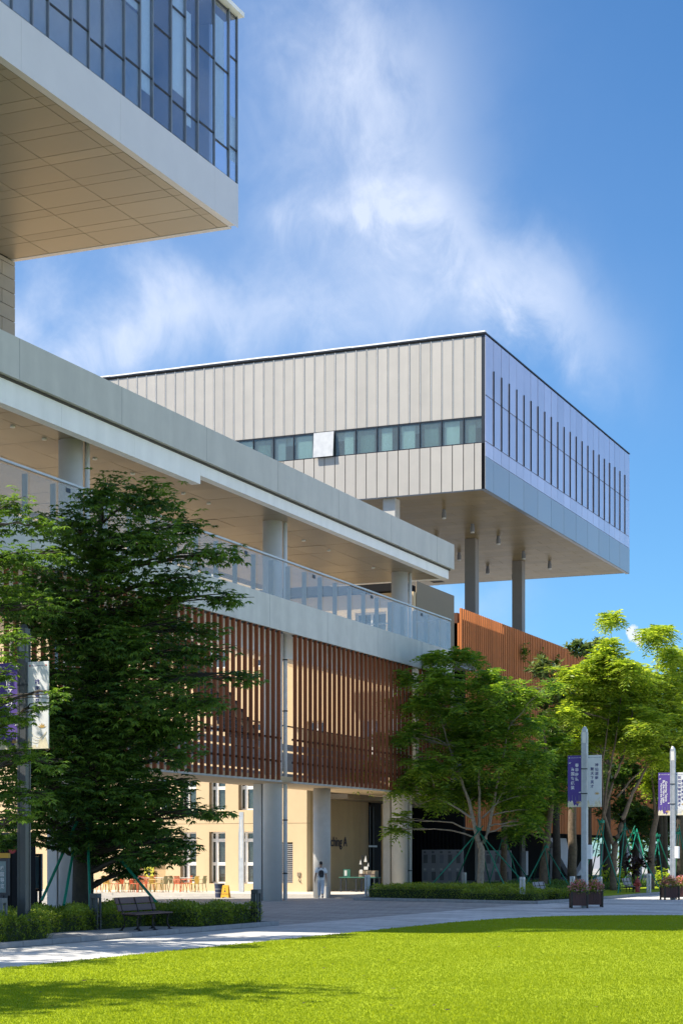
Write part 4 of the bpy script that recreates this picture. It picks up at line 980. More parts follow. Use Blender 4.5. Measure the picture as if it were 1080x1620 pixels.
# far wood beyond the right edge
fw = []
for i in range(120): fw.append(pad(rnd.uniform(960, 1600), rnd.uniform(1190, 1352), J(185, 12), 60, 34, .6))
C, D = clusters(fw, 3.4); tag(quads_object('far_woodland', broad(C, D, .8), rng.random(len(C) * 6), 'leaf_dark', kind='stuff'), 'far dark wood beyond the trees at the right', 'woodland')
# vines showing through the orange screen
for i, (px, py) in enumerate([(830, 1030), (857, 1040), (880, 1045)]):
    yv = onX(px, -39.7); pz_ = Zat(py, -39.7, yv)
    C, D = clusters([(-39.7, yv, pz_ - .2, .25, .45, .8, 3)], 40)
    t = thing('climbing_plant', ['climbing vine leaves poking through the orange slats, first from the left', 'climbing vine leaves poking through the orange slats, middle of three', 'climbing vine leaves poking through the orange slats, nearest the treetops'][i], 'plant', (-39.7, yv, pz_))
    quads_object('foliage', broad(C, D, .26), rng.random(len(C) * 6), 'leaf_mid', t)

# tree supports of green poles
def support(label, top, feet):
    t = thing('tree_support', label, 'tree stake', (top[0], top[1], 0), group='green stakes propping the trees')
    for f_ in feet:
        a = Vector(top); a += Vector((rnd.uniform(-.12, .12), rnd.uniform(-.12, .12), rnd.uniform(-.2, .25)))
        a2 = a + (a - Vector(f_)).normalized() * .3
        o = wpart('pole', MB().tube([f_, a2], .032, 8), 'stake_green', t); o.data.shade_smooth()
    wpart('tie', MB().tube([(top[0], top[1], top[2] - .08), (top[0], top[1], top[2] + .06)], .16, 12), 'stake_green', t)
def foot(px, d): x, y = at(px, d); return (x, y, .08)
support('green stakes propping the forked tree behind the long hedge', (x1 - .05, y1, P3(752, 1312, d1)[2]), [foot(668, 88), foot(806, 85), foot(845, 89), foot(714, 96), foot(778, 97)])
support('green stakes round the leaning trunk left of the first banner pole', (x2 + .2, y2, P3(864, 1340, d2)[2]), [foot(826, 96), foot(872, 95), foot(905, 97), foot(838, 104)])
support('green stakes of the dim slender tree behind the forked one', (x2b, y2b, P3(800, 1330, d2b)[2]), [foot(770, 102), foot(824, 101), foot(845, 106)])
support('green stakes crossing right of the first banner pole', (*at(951, 96), P3(951, 1300, 96)[2]), [foot(946, 92), foot(982, 94), foot(916, 97), foot(930, 101)])
support('green stakes crossing around the slanting stems', (*at(986, 99), P3(986, 1312, 99)[2]), [foot(977, 90), foot(1047, 94), foot(955, 103), foot(925, 98), foot(1010, 104)])
support('green stakes between the slanting stems and second banner pole', (*at(1005, 108), P3(1005, 1318, 108)[2]), [foot(985, 104), foot(1032, 104), foot(965, 112), foot(1045, 112)])
support('green stakes around the rough trunk by the second banner pole', (*at(1040, 103), P3(1040, 1322, 103)[2]), [foot(1050, 98), foot(1022, 100), foot(1070, 105), foot(1010, 108)])
support('green stakes at the far right edge of the frame', (*at(1072, 100), P3(1072, 1318, 100)[2]), [foot(1058, 97), foot(1092, 98), foot(1066, 106)])
lx, ly = at(131, 51)
t = thing('tree_support', 'dark green stakes propping the big dark tree at the left', 'tree stake', (lx, ly, 0), group='green stakes propping the trees')
for (a, b) in [((66, 1425, 49.5), (122, 1300, 50.6)), ((101, 1432, 47.8), (118, 1335, 50.4)), ((247, 1428, 49.5), (190, 1360, 50.3)), ((143, 1445, 48.2), (138, 1300, 50.5))]:
    wpart('pole', MB().tube([P3(*a), P3(*b)], .04 if a[0] != 143 else .035, 8), 'stake_green', t)

# ------------------------------------------------------------------ lamp posts with banners
def lamp_post(px, d, H, zt, zb, label, dark, tl, tr_, bw=.60, poled=None):
    x, y = at(px, d); t = thing('banner_pole', label, 'lamp post', (x, y, 0), group='square poles with pairs of banners')
    m = 'dark_pole' if dark else 'galvanised'
    p = MB(); s = .10 if dark else .095
    p.box(x - s, y - s, 0, x + s, y + s, H - .55)
    for sx in (-1, 1):
        for sy in (-1, 1): p.box(x + sx * s - .03 * sx, y + sy * (s + .012), .02, x + sx * (s + .012), y + sy * s - .03 * sy, H - .55)
    wpart('pole', p, m, t)
    wpart('lamp_head', MB().box(x - .09, y - .09, H - .54, x + .09, y + .09, H - .12), 'lamp_white' if not dark else 'mid_grey', t)
    wpart('lamp_cap', MB().box(x - s, y - s, H - .12, x + s, y + s, H).tube([(x, y, H), (x, y, H + .10)], [.10, .05], 12), m, t)
    for sx in (-1, 1): wpart('lamp_cage', MB().box(x + sx * s - .02, y - s, H - .55, x + sx * s + .02, y - s + .04, H - .12).box(x + sx * s - .02, y + s - .04, H - .55, x + sx * s + .02, y + s, H - .12), m, t)
    for z in (zt - .55, zb + .5): wpart('bracket', MB().box(x - s - .02, y - s - .02, z, x + s + .02, y + s + .02, z + .04).box(x - bw - s + .05, y - .015, z + .01, x + bw + s - .05, y + .015, z + .03), 'dark_frame', t)
    if not dark: wpart('control_box', MB().bevel_box(x + s + .01, y - .12, 1.9, x + s + .2, y + .08, 2.45, .01), 'white_frame', t)
    for side, mm in ((-1, 'banner_purple'), (1, 'banner_white')):
        x0 = x - s - .02 - bw if side < 0 else x + s + .02
        b = wpart('banner', MB().bevel_box(x0, y - .02, zb, x0 + bw, y + .01, zt, .004), mm, t); yy = y - .026
        h = zt - zb; rot = (R(90), 0, 0)
        ink = 'ink_white' if side < 0 else 'ink_blue'
        for (xx, zz, txt, sz, vert) in (tl if side < 0 else tr_): text(txt, sz, ink, b, (x0 + xx * bw, yy, zb + zz * h), rot, vertical=vert, ext=.001) if vert != 'side' else text(txt, sz, ink, b, (x0 + xx * bw, yy, zb + zz * h), (R(90), R(90), 0), ext=.001)
        # header line and emblem
        wpart_ = MB().box(x0 + .08 * bw, yy - .002, zt - .11, x0 + .13 * bw, yy, zt - .07).box(x0 + .85 * bw, yy - .002, zt - .10, x0 + .92 * bw, yy, zt - .075)
        link('emblem', wpart_.mesh('emblem', 'red_print' if (side > 0 and dark) else ink), b)
        link('header_line', MB().box(x0 + .18 * bw, yy - .002, zt - .096, x0 + .80 * bw, yy, zt - .088).mesh('header_line', ink), b)
        # flowing cream and gold waves at the foot
        wv = [(x0 + .004, zb + .004)] + [(x0 + .004 + (bw - .008) * i / 14, zb + h * (.075 + .05 * math.sin(i * .55 + (0 if side < 0 else 2)) + .03 * math.sin(i * 1.7))) for i in range(15)] + [(x0 + bw - .004, zb + .004)]
        link('printed_wave', MB().prism(wv, 'y', yy, yy + .002).mesh('printed_wave', 'cream_print'), b)
        fx, fz = (x0 + bw * .75, zb + h * .07) if side < 0 else (x0 + bw * .68, zb + h * .24)
        for k in range(5):
            a = R(20 + 35 * k); L_ = .12
            link('printed_petal', MB().prism([(fx, fz), (fx + L_ * .5 * math.cos(a + .25), fz + L_ * .5 * math.sin(a + .25)), (fx + L_ * math.cos(a), fz + L_ * math.sin(a)), (fx + L_ * .5 * math.cos(a - .25), fz + L_ * .5 * math.sin(a - .25))], 'y', yy - .003, yy - .001).mesh('printed_petal', 'gold_print'), b)
        if side > 0:
            for k in range(3):
                pts_ = [(x0 + bw * (.15 + .75 * i / 10), zb + h * (.20 - .03 * k - .07 * math.sin(math.pi * i / 10 + .3 * k))) for i in range(11)]
                link('printed_line', MB().prism(pts_ + [(p_[0], p_[1] - .010) for p_ in pts_[::-1]], 'y', yy - .002, yy).mesh('printed_line', 'cream_print'), b)
        else:
            for xx, w_, q_ in ((.08, .18, .86), (.80, .18, .29)):
                link('printed_cloud', MB().prism([(x0 + bw * xx, zb + h * q_), (x0 + bw * (xx + w_), zb + h * (q_ + .008)), (x0 + bw * (xx + w_ * .6), zb + h * (q_ - .014)), (x0 + bw * xx, zb + h * (q_ - .016))], 'y', yy - .002, yy).mesh('printed_cloud', 'ink_white'), b)
            for k in range(4): link('printed_line', MB().box(x0 + bw * (.08 + .24 * k), yy - .002, zb + h * .13, x0 + bw * (.10 + .24 * k), yy, zb + h * (.2 + .03 * (k % 2))).mesh('printed_line', 'poster_grey'), b)
    return t
lamp_post(924.5, 69.8, 6.95, 5.93, 3.92, 'galvanised pole with purple and white banners above the first pair of planters', False,
          [(.66, .67, '春华秋实', .15, True), (.36, .55, '育国家栋梁', .15, True)], [(.66, .68, '神仙湖畔', .14, True), (.34, .56, '聚天下英才', .14, True)], bw=.56)
lamp_post(1064, 82.7, 6.95, 5.85, 3.88, 'galvanised pole with banners at the right edge above the farther planters', False,
          [(.66, .56, 'Gathering Talents', .13, 'side'), (.46, .56, 'By the Fairy Lake', .15, 'side'), (.26, .50, 'Nurture the Pillars', .13, 'side')], [(.34, .56, '如切如磋中国英才', .15, True), (.62, .58, '春风化雨桃李', .14, True)], bw=.56)
lamp_post(38, 42.0, 7.35, 6.56, 4.53, 'dark shaded pole with a white banner standing in the near left hedge', True,
          [(.5, .6, '博文约礼', .2, True)], [(.46, .58, '桃李春风教诲', .125, True)], bw=.56)

# ------------------------------------------------------------------ planters of flowers
def planter(px, d, label, s=.60, rz=R(22), reddish=False):
    x, y = at(px, d); t = thing('flower_planter', label, 'planter', (x, y, 0), rz, group='square planters of pink flowers')
    h = s / 2
    pw_ = MB()
    for i in range(5):
        a = -h + .03 + i * (s - .06) / 5; b = a + (s - .06) / 5 - .008
        for (x0, y0, x1, y1) in ((a, -h, b, -h + .03), (a, h - .03, b, h), (-h, a, -h + .03, b), (h - .03, a, h, b)):
            link('board', MB().box(x0, y0, .10, x1, y1, .62).mesh('board', 'planter_wood' if not reddish else 'planter_wood'), t, world=False)
    for sx in (-1, 1):
        for sy in (-1, 1): link('corner_post', MB().bevel_box(sx * h - .035, sy * h - .035, 0, sx * h + .035, sy * h + .035, .65, .006).mesh('corner_post', 'bark_dark'), t, world=False)
    link('soil', MB().box(-h + .04, -h + .04, .1, h - .04, h - .04, .58).mesh('soil', 'soil'), t, world=False)
    n = 900; v = nrm(rng.normal(0, 1, (n, 3))); v[:, 2] = np.abs(v[:, 2]); r = .55 + .45 * rng.random(n)
    P = v * r[:, None] * np.array([h * 1.35, h * 1.35, .46]) + np.array([0, 0, .58])
    V = leaf_quads(P, v + rng.normal(0, .5, (n, 3)), .095, .05); f = rng.random(n)
    o = quads_object('foliage', V[f > .35], rng.random(int((f > .35).sum())), 'leaf_hedge', t, world=False, kind='stuff')
    P2 = P * np.array([1.05, 1.05, 1]) + np.array([0, 0, .07]); k = (f <= .5) & (P2[:, 2] > .68)
    quads_object('flowers', leaf_quads(P2[k], v[k] + rng.normal(0, .8, (int(k.sum()), 3)), .075, .065), rng.random(int(k.sum())), 'petal', t, world=False, kind='stuff')
planter(915, 69.6, 'dark wooden flower planter left of the first galvanised pole')
planter(939, 70.9, 'dark wooden flower planter right of the first galvanised pole')
planter(1059, 82.3, 'reddish flower planter left of the second galvanised pole', s=.66, rz=R(30), reddish=True)
planter(1077, 83.8, 'flower planter cut by the right edge of the frame', s=.62, rz=R(26))

# ------------------------------------------------------------------ benches (facing the lawn, +X)
def bench(px, d, label, L, wood):
    x, y = at(px, d); t = thing('park_bench', label, 'bench', (x, y, .12 if d < 60 else .0), R(0), group='slatted benches along the path')
    sm = MB().bevel_box(0, -L / 2, 0, .10, L / 2, .035, .006).mesh('seat_slat', wood)
    for i in range(4): link('seat_slat', sm, t, (.0 + i * .115, 0, .43 - .006 * i), world=False)
    bm = MB().bevel_box(-.018, -L / 2, 0, .018, L / 2, .17, .006).mesh('back_slat', wood)
    for i in range(2): link('back_slat', bm, t, (-.07 - .07 * i, 0, .50 + i * .185), world=False, rot=(0, R(-18), 0))
    for k, yy in enumerate((-L / 2 + .18, 0, L / 2 - .18)):
        m = MB(); m.M = Matrix.Translation((0, yy, 0))
        m.tube([(-.10, 0, 0), (.0, 0, .12), (.02, 0, .28), (-.02, 0, .42)], [.03, .024, .022, .024], 8); m.tube([(.46, 0, 0), (.38, 0, .14), (.38, 0, .28), (.42, 0, .42)], [.03, .024, .022, .024], 8)
        m.tube([(-.04, 0, .41), (.42, 0, .40)], .022, 8); m.tube([(-.03, 0, .42), (-.09, 0, .6), (-.17, 0, .84)], .022, 8)
        m.box(.40, -.03, -.005, .52, .03, .02); m.box(-.15, -.03, -.005, -.05, .03, .02)
        link('leg', m.mesh('leg', 'cast_iron'), t, world=False)
bench(221, 46.6, 'dark brown slatted bench by the near left hedges', 1.95, 'bench_wood')
bench(857, 80.5, 'pale grey slatted bench right of the long hedge', 1.7, 'bench_grey')
bench(995, 93.5, 'small far bench beside the red hydrant', 1.7, 'bench_grey')

# ------------------------------------------------------------------ bollard lights
def bollard(px, d, H, w, label, m):
    x, y = at(px, d); t = thing('bollard_light', label, 'bollard', (x, y, 0), group='square slotted bollard lights')
    for sx in (-1, 1):
        for sy in (-1, 1): link('bar', MB().box(sx * w - .028, sy * w - .028, 0, sx * w + .028, sy * w + .028, H - .12).mesh('bar', m), t, world=False)
    link('cap', MB().bevel_box(-w - .03, -w - .03, H - .12, w + .03, w + .03, H, .008).mesh('cap', m), t, world=False)
    link('collar', MB().box(-w - .01, -w - .01, H * .42, w + .01, w + .01, H * .42 + .06).mesh('collar', m), t, world=False)
    link('foot_plate', MB().box(-w - .05, -w - .05, 0, w + .05, w + .05, .02).mesh('foot_plate', m), t, world=False)
bollard(405, 52.0, 1.06, .085, 'dark bollard light at the right end of the near hedge', 'dark_pole')
bollard(151, 46.6, 1.06, .085, 'dark bollard light in the hedge beside the big trunk', 'dark_pole')
bollard(1, 41.6, 1.06, .085, 'grey bollard light cut by the left edge of the frame', 'mid_grey')
bollard(826, 78.0, 1.10, .07, 'tall grey bollard light before the right end of the long hedge', 'galvanised')
bollard(905, 82.0, 1.08, .07, 'grey bollard light just left of the first flower planter', 'galvanised')
bollard(948, 81.0, 1.08, .07, 'grey bollard light just right of the first pair of planters', 'galvanised')
bollard(1026, 92.0, 1.10, .07, 'grey bollard light on the verge right of the red hydrant', 'galvanised')
bollard(581, 84.0, 1.12, .075, 'pale grey bollard light at the left end of the long hedge', 'galvanised')
bollard(734, 98.0, 1.10, .07, 'small grey bollard light behind the hedge by the poster board', 'galvanised')

# ------------------------------------------------------------------ hydrant
x, y = at(1008, 92.5); t = thing('fire_hydrant', 'dull red fire hydrant on the verge beside the far bench', 'hydrant', (x, y, .1))
link('barrel', MB().tube([(0,0,0),(0,0,.06),(0,0,.061),(0,0,.45),(0,0,.5),(0,0,.58),(0,0,.66),(0,0,.72),(0,0,.76)], [.17,.17,.11,.11,.15,.14,.12,.06,.03], 16).mesh('barrel', 'hydrant_red', True), t, world=False)
for a in (0, 1, 2): link('outlet', MB().tube([(0, 0, .42), (.22 * math.cos(a * 2.1 - .6), .22 * math.sin(a * 2.1 - .6), .42)], [.07, .075], 12).mesh('outlet', 'hydrant_red'), t, world=False)
link('cap', MB().tube([(0, 0, .75), (0, 0, .84)], .035, 6).mesh('cap', 'hydrant_red'), t, world=False)
# dark spiky potted shrub
x, y = at(1003, 101); t = thing('dark_shrub', 'dark purple-leaved shrub behind the red hydrant', 'shrub', (x, y, .1))
C, D = clusters([(x, y, 1.5, .8, .8, .7, 2)], 18); quads_object('foliage', broad(C, D, .42), rng.random(len(C) * 6) * .5, 'leaf_purple', t)
wpart('trunk', MB().tube([(x, y, .1), (x, y, 1.2)], [.09, .05], 8), 'bark_dark', t)
for (px, lab) in ((962, 'yellow-green low shrub left of the slanting trunk'), (990, 'yellow-green low shrub behind the far bench'), (1040, 'yellow-green low shrub behind the right-hand bollard')):
    x, y = at(px, 108); t = thing('low_shrub', lab, 'shrub', (x, y, .1)); C, D = clusters([(x, y, .8, .8, .8, .6, 2)], 20); quads_object('foliage', broad(C, D, .24), .5 + .5 * rng.random(len(C) * 6), 'leaf_bright', t)
    wpart('stems', MB().tube([(x, y, .1), (x, y, .8)], .05, 6), 'bark_dark', t)

# ------------------------------------------------------------------ courtyard: café chairs and tables
chair_lab = {'chair_orange': 'orange', 'chair_yellow': 'yellow', 'chair_olive': 'olive green'}
def chair(px, d, rz, m, where):
    x, y = at(px, d); z = .15 if y > 79.5 else 0
    t = thing('cafe_chair', f'{chair_lab[m]} slatted café armchair {where}', 'chair', (x, y, z), rz, group='café chairs on the sunlit paving')
    link('seat', MB().bevel_box(-.22, -.22, .43, .22, .22, .46, .01).mesh('seat', m), t, world=False)
    b = MB().tube([(-.22, .20, .44), (-.24, .24, .66), (-.20, .27, .82), (.20, .27, .82), (.24, .24, .66), (.22, .20, .44)], .018, 6)
    for k in range(5): b.box(-.16 + k * .075, .235, .46, -.12 + k * .075, .255, .82)
    link('backrest', b.mesh('backrest', m), t, world=False)
    for sx in (-1, 1):
        link('armrest', MB().tube([(sx * .25, .22, .66), (sx * .26, -.18, .65), (sx * .24, -.20, .44)], .016, 6).mesh('armrest', m), t, world=False)
        for sy in (-1, 1): link('leg', MB().tube([(sx * .20, sy * .19, .44), (sx * .25, sy * .25, 0)], [.02, .014], 6).mesh('leg', m), t, world=False)
def table(px, d, where):
    x, y = at(px, d); z = .15 if y > 79.5 else 0
    t = thing('cafe_table', 'pale square café table ' + where, 'table', (x, y, z), R(12), group='café tables on the sunlit paving')
    link('tabletop', MB().bevel_box(-.36, -.36, .71, .36, .36, .74, .008).mesh('tabletop', 'table_pale'), t, world=False)
    for sx in (-1, 1):
        for sy in (-1, 1): link('leg', MB().tube([(sx * .30, sy * .30, .71), (sx * .33, sy * .33, 0)], .018, 6).mesh('leg', 'chair_olive'), t, world=False)
O, Yw, Ol = 'chair_orange', 'chair_yellow', 'chair_olive'
for a in [(150, 92.0, 1.5, Ol, 'right beside the big dark trunk'), (163, 93.4, -1.4, O, 'second in the row from the big trunk'), (173, 91.6, 1.2, Yw, 'between two orange chairs nearest the trunk'), (186, 91.5, -1.6, O, 'left of the pale wall niche'),
          (196, 93.5, 1.6, Yw, 'standing before the left side of the niche'), (206, 92.8, -1.5, Ol, 'under the left edge of the wall niche'), (214, 91.6, 1.6, O, 'left of the slanting dark green stake'), (225, 91.2, 0.4, O, 'behind the slanting dark green stake'),
          (237, 93.6, -1.2, O, 'behind the table under the yellow sign'), (246, 91.4, 1.5, Yw, 'right of the slanting stake'), (256, 91.6, -1.6, Ol, 'last of the left group of seats')]: chair(*a)
for a in [(277, 92.8, 1.6, Ol, 'at the left of the right-hand table'), (285, 91.3, 1.3, O, 'in front of the right-hand table'), (295, 93.8, -1.3, O, 'behind the right-hand table'), (305, 91.6, -1.6, Yw, 'at the right of the right-hand table'), (317, 92.4, -1.5, Ol, 'last in the row, by the tall window')]: chair(*a)
for a in [(180, 92.6, 'nearest the big trunk'), (200, 92.2, 'in front of the wall niche'), (232, 92.4, 'beneath the yellow sign'), (250, 92.8, 'at the right end of the left group'), (297, 92.4, 'in the right-hand group below the first window')]: table(*a)
# board with yellow sign and dark logo strokes inside the niche
ny = 85.36
x0, x1 = onY(229, ny), onY(244, ny); z0, z1 = Zat(1391, x0, ny), Zat(1372, x0, ny)
t = thing('yellow_sign', 'yellow notice on the wall above the café tables', 'sign', (x0, ny, z0)); b = wpart('board', MB().bevel_box(x0, ny - .06, z0 + .1, x1, ny - .03, z1, .005), 'sign_yellow', t)
text('OPEN', .16, 'ink', b, ((x0 + x1) / 2, ny - .065, z1 - .2), (R(90), 0, 0), ext=.001)
link('emblem', MB().tube([((x0 + x1) / 2, ny - .068, z0 + .27), ((x0 + x1) / 2, ny - .06, z0 + .27)], .10, 14).mesh('emblem', 'ink'), b)
x0, x1 = onY(202, ny), onY(228, ny)
t = thing('wall_logo', 'dark stacked curved strokes on the wall left of the yellow notice', 'sign', (x0, ny, 1))
for k, (a, b_, py) in enumerate([(207, 222, 1376), (204, 226, 1380), (203, 225, 1384.5), (202, 229, 1388.5)]):
    xa, xb = onY(a, ny), onY(b_, ny); zz = Zat(py, xa, ny)
    wpart('stroke', MB().prism([(xa, zz), ((xa + xb) / 2, zz + .09), (xb, zz), (xb, zz - .05), ((xa + xb) / 2, zz + .0), (xa, zz - .05)], 'y', ny - .05, ny - .02), 'ink', t)
# slim light column before the wall
x, y = at(382.5, 91.8); t = thing('light_column', 'slim pale grey light column standing against the sunlit wall', 'lamp post', (x, y, .15))
wpart('post', MB().box(x - .16, y - .05, .15, x + .12, y + .05, 3.4), 'galvanised', t); wpart('light_strip', MB().box(x - .02, y - .06, 1.9, x + .03, y - .051, 3.9), 'lamp_white', t); wpart('upper_post', MB().box(x - .14, y - .045, 3.4, x + .10, y + .045, 4.25), 'galvanised', t)
# bin and wet-floor board
x, y = at(347, 86.5); t = thing('waste_bin', 'dark blue tapered waste bin beside the yellow floor sign', 'bin', (x, y, 0))
link('body', MB().tube([(0, 0, 0), (0, 0, .05), (0, 0, .62), (0, 0, .66)], [.19, .20, .24, .25], 24).mesh('body', 'bin_blue'), t, world=False)
for z in (.22, .40): link('stripe', MB().tube([(0, 0, z), (0, 0, z + .035)], [.215 + z * .04, .217 + z * .04], 24).mesh('stripe', 'poster_grey'), t, world=False)
link('rim', MB().tube([(0, 0, .655), (0, 0, .69)], .262, 24).mesh('rim', 'mid_grey'), t, world=False)
x, y = at(357, 86.2); t = thing('floor_sign', 'yellow folding caution board on the paving before the cream wall', 'sign', (x, y, 0))
for s in (-1, 1):
    m = MB().prism([(-.20, 0), (-.14, .62), (.14, .62), (.20, 0), (.13, 0), (.10, .05), (-.10, .05), (-.13, 0)], 'y', -.012, .012)
    p = link('panel', m.mesh('panel', 'yellow_plastic'), t, (0, s * .12, 0), world=False, rot=(R(s * 11), 0, R(8)))
    if s < 0:
        link('pictogram', MB().prism([(-.05, .28), (0, .40), (.05, .28)], 'y', -.016, -.0125).tube([(0, -.016, .44), (0, -.0125, .44)], .025, 10).mesh('pictogram', 'ink'), p, world=False)
        cu = text('CAUTION', .075, 'ink', p, (0, -.014, .18), (R(90), 0, 0), world=False, ext=.001)
# reception desk by the entrance
x, y = at(556, 93); t = thing('counter_table', 'dark green covered table by the entrance under the wall lettering', 'table', (x, y, .15))
link('tabletop', MB().bevel_box(-.55, -.4, .72, 1.5, .4, .77, .01).mesh('tabletop', 'table_green'), t, world=False)
for a in (-.45, .4, 1.4):
    for b in (-.35, .35): link('leg', MB().box(a - .03, b - .03, 0, a + .03, b + .03, .72).mesh('leg', 'dark_frame'), t, world=False)
t2 = thing('menu_stand', 'green framed menu card standing on the dark table', 'stand', (x - .25, y - .1, .92)); link('frame', MB().box(-.16, -.02, 0, .22, .02, .40).mesh('frame', 'table_green'), t2, world=False); link('card', MB().box(-.1, -.03, .06, .04, -.021, .34).mesh('card', 'paper'), t2, world=False)
t2 = thing('wooden_crate', 'low brown crate on the right half of the dark table', 'crate', (x + .95, y, .92)); link('body', MB().bevel_box(-.45, -.25, 0, .45, .25, .32, .01).mesh('body', 'brown_wall'), t2, world=False); link('slat', MB().box(-.45, -.265, .12, .45, -.251, .16).mesh('slat', 'bench_wood'), t2, world=False)
x, y = at(573, 92.4); t = thing('display_stand', 'slim stand with white cards and flags beside the dark table', 'stand', (x, y, .15))
link('pole', MB().tube([(0, 0, 0), (0, 0, 1.9)], .02, 8).mesh('pole', 'dark_frame'), t, world=False)
for (a, z, w_, h) in ((-.16, 1.42, .13, .26), (.10, 1.55, .16, .34), (.28, 1.32, .10, .2), (.1, 1.15, .22, .16), (-.14, .95, .16, .2)): link('card', MB().prism([(a, z), (a + w_, z), (a + w_ * .6, z + h)] if z > 1.2 else [(a, z), (a + w_, z), (a + w_, z + h), (a, z + h)], 'y', -.03, -.02).mesh('card', 'paper'), t, world=False)
# power socket with cable on the cream wall
xs = onY(473, WY); t = thing('wall_socket', 'small socket box with dangling cable on the cream wall by the louvre', 'socket', (xs, WY, 1.05))
wpart('box', MB().bevel_box(xs - .10, WY - .05, .95, xs + .10, WY - .004, 1.15, .01), 'brown_wall', t); wpart('cable', MB().tube([(xs, WY - .03, .95), (xs + .05, WY - .04, .85), (xs - .02, WY - .04, .72), (xs + .14, WY - .03, .62)], .015, 6), 'dark_frame', t)

# information boards at the far left
def board(px, d, w, zb, zt, label, yellow=False):
    x, y = at(px, d); t = thing('information_board', label, 'board', (x, y, 0)); M_ = .09
    wpart('frame', MB().box(x - w, y, zb, x + w, y + .10, zb + M_).box(x - w, y, zt - M_, x + w, y + .10, zt).box(x - w, y, zb + M_, x - w + M_, y + .10, zt - M_).box(x + w - M_, y, zb + M_, x + w, y + .10, zt - M_), 'dark_frame', t)
    s = wpart('screen', MB().box(x - w + M_ + .002, y + .03, zb + M_ + .002, x + w - M_ - .002, y + .07, zt - M_ - .002), 'teal_screen', t)
    if yellow:
        wpart('header', MB().box(x - w - .02, y - .03, zt - .02 + .03, x + w + .02, y + .09, zt + .17), 'yellow_plastic', t)
        wpart('round_badge', MB().tube([(x + w + .16, y - .02, zt + .28), (x + w + .16, y + .03, zt + .28)], .13, 18), 'red_print', t)
        text('校园导览', .16, 'ink_white', s, (x + .12, y + .02, zt - .62), (R(90), 0, 0), vertical=True)
    wpart('leg', MB().box(x + .02, y + .02, 0, x + .12, y + .08, zb - .002), 'dark_frame', t); wpart('leg', MB().box(x + .2, y + .02, 0, x + .29, y + .08, zb - .002), 'dark_frame', t)
board(53, 62, .31, .80, 2.10, 'upright display board with pale glass beside the grey column, left of the big trunk')
board(-2, 58, .36, .75, 1.95, 'dark kiosk board with yellow header and red badge at the left edge', True)
x, y = at(-4, 60)
t = thing('dark_booth', 'black kiosk booth at the extreme left behind the hedge', 'kiosk', (x, y, 0)); wpart('body', MB().bevel_box(x - 1.5, y, 0, x + .55, y + 1.5, 2.7, .03), 'dark_wall', t); wpart('roof', MB().box(x - 1.6, y - .1, 2.705, x + .65, y + 1.6, 2.8), 'dark_frame', t)

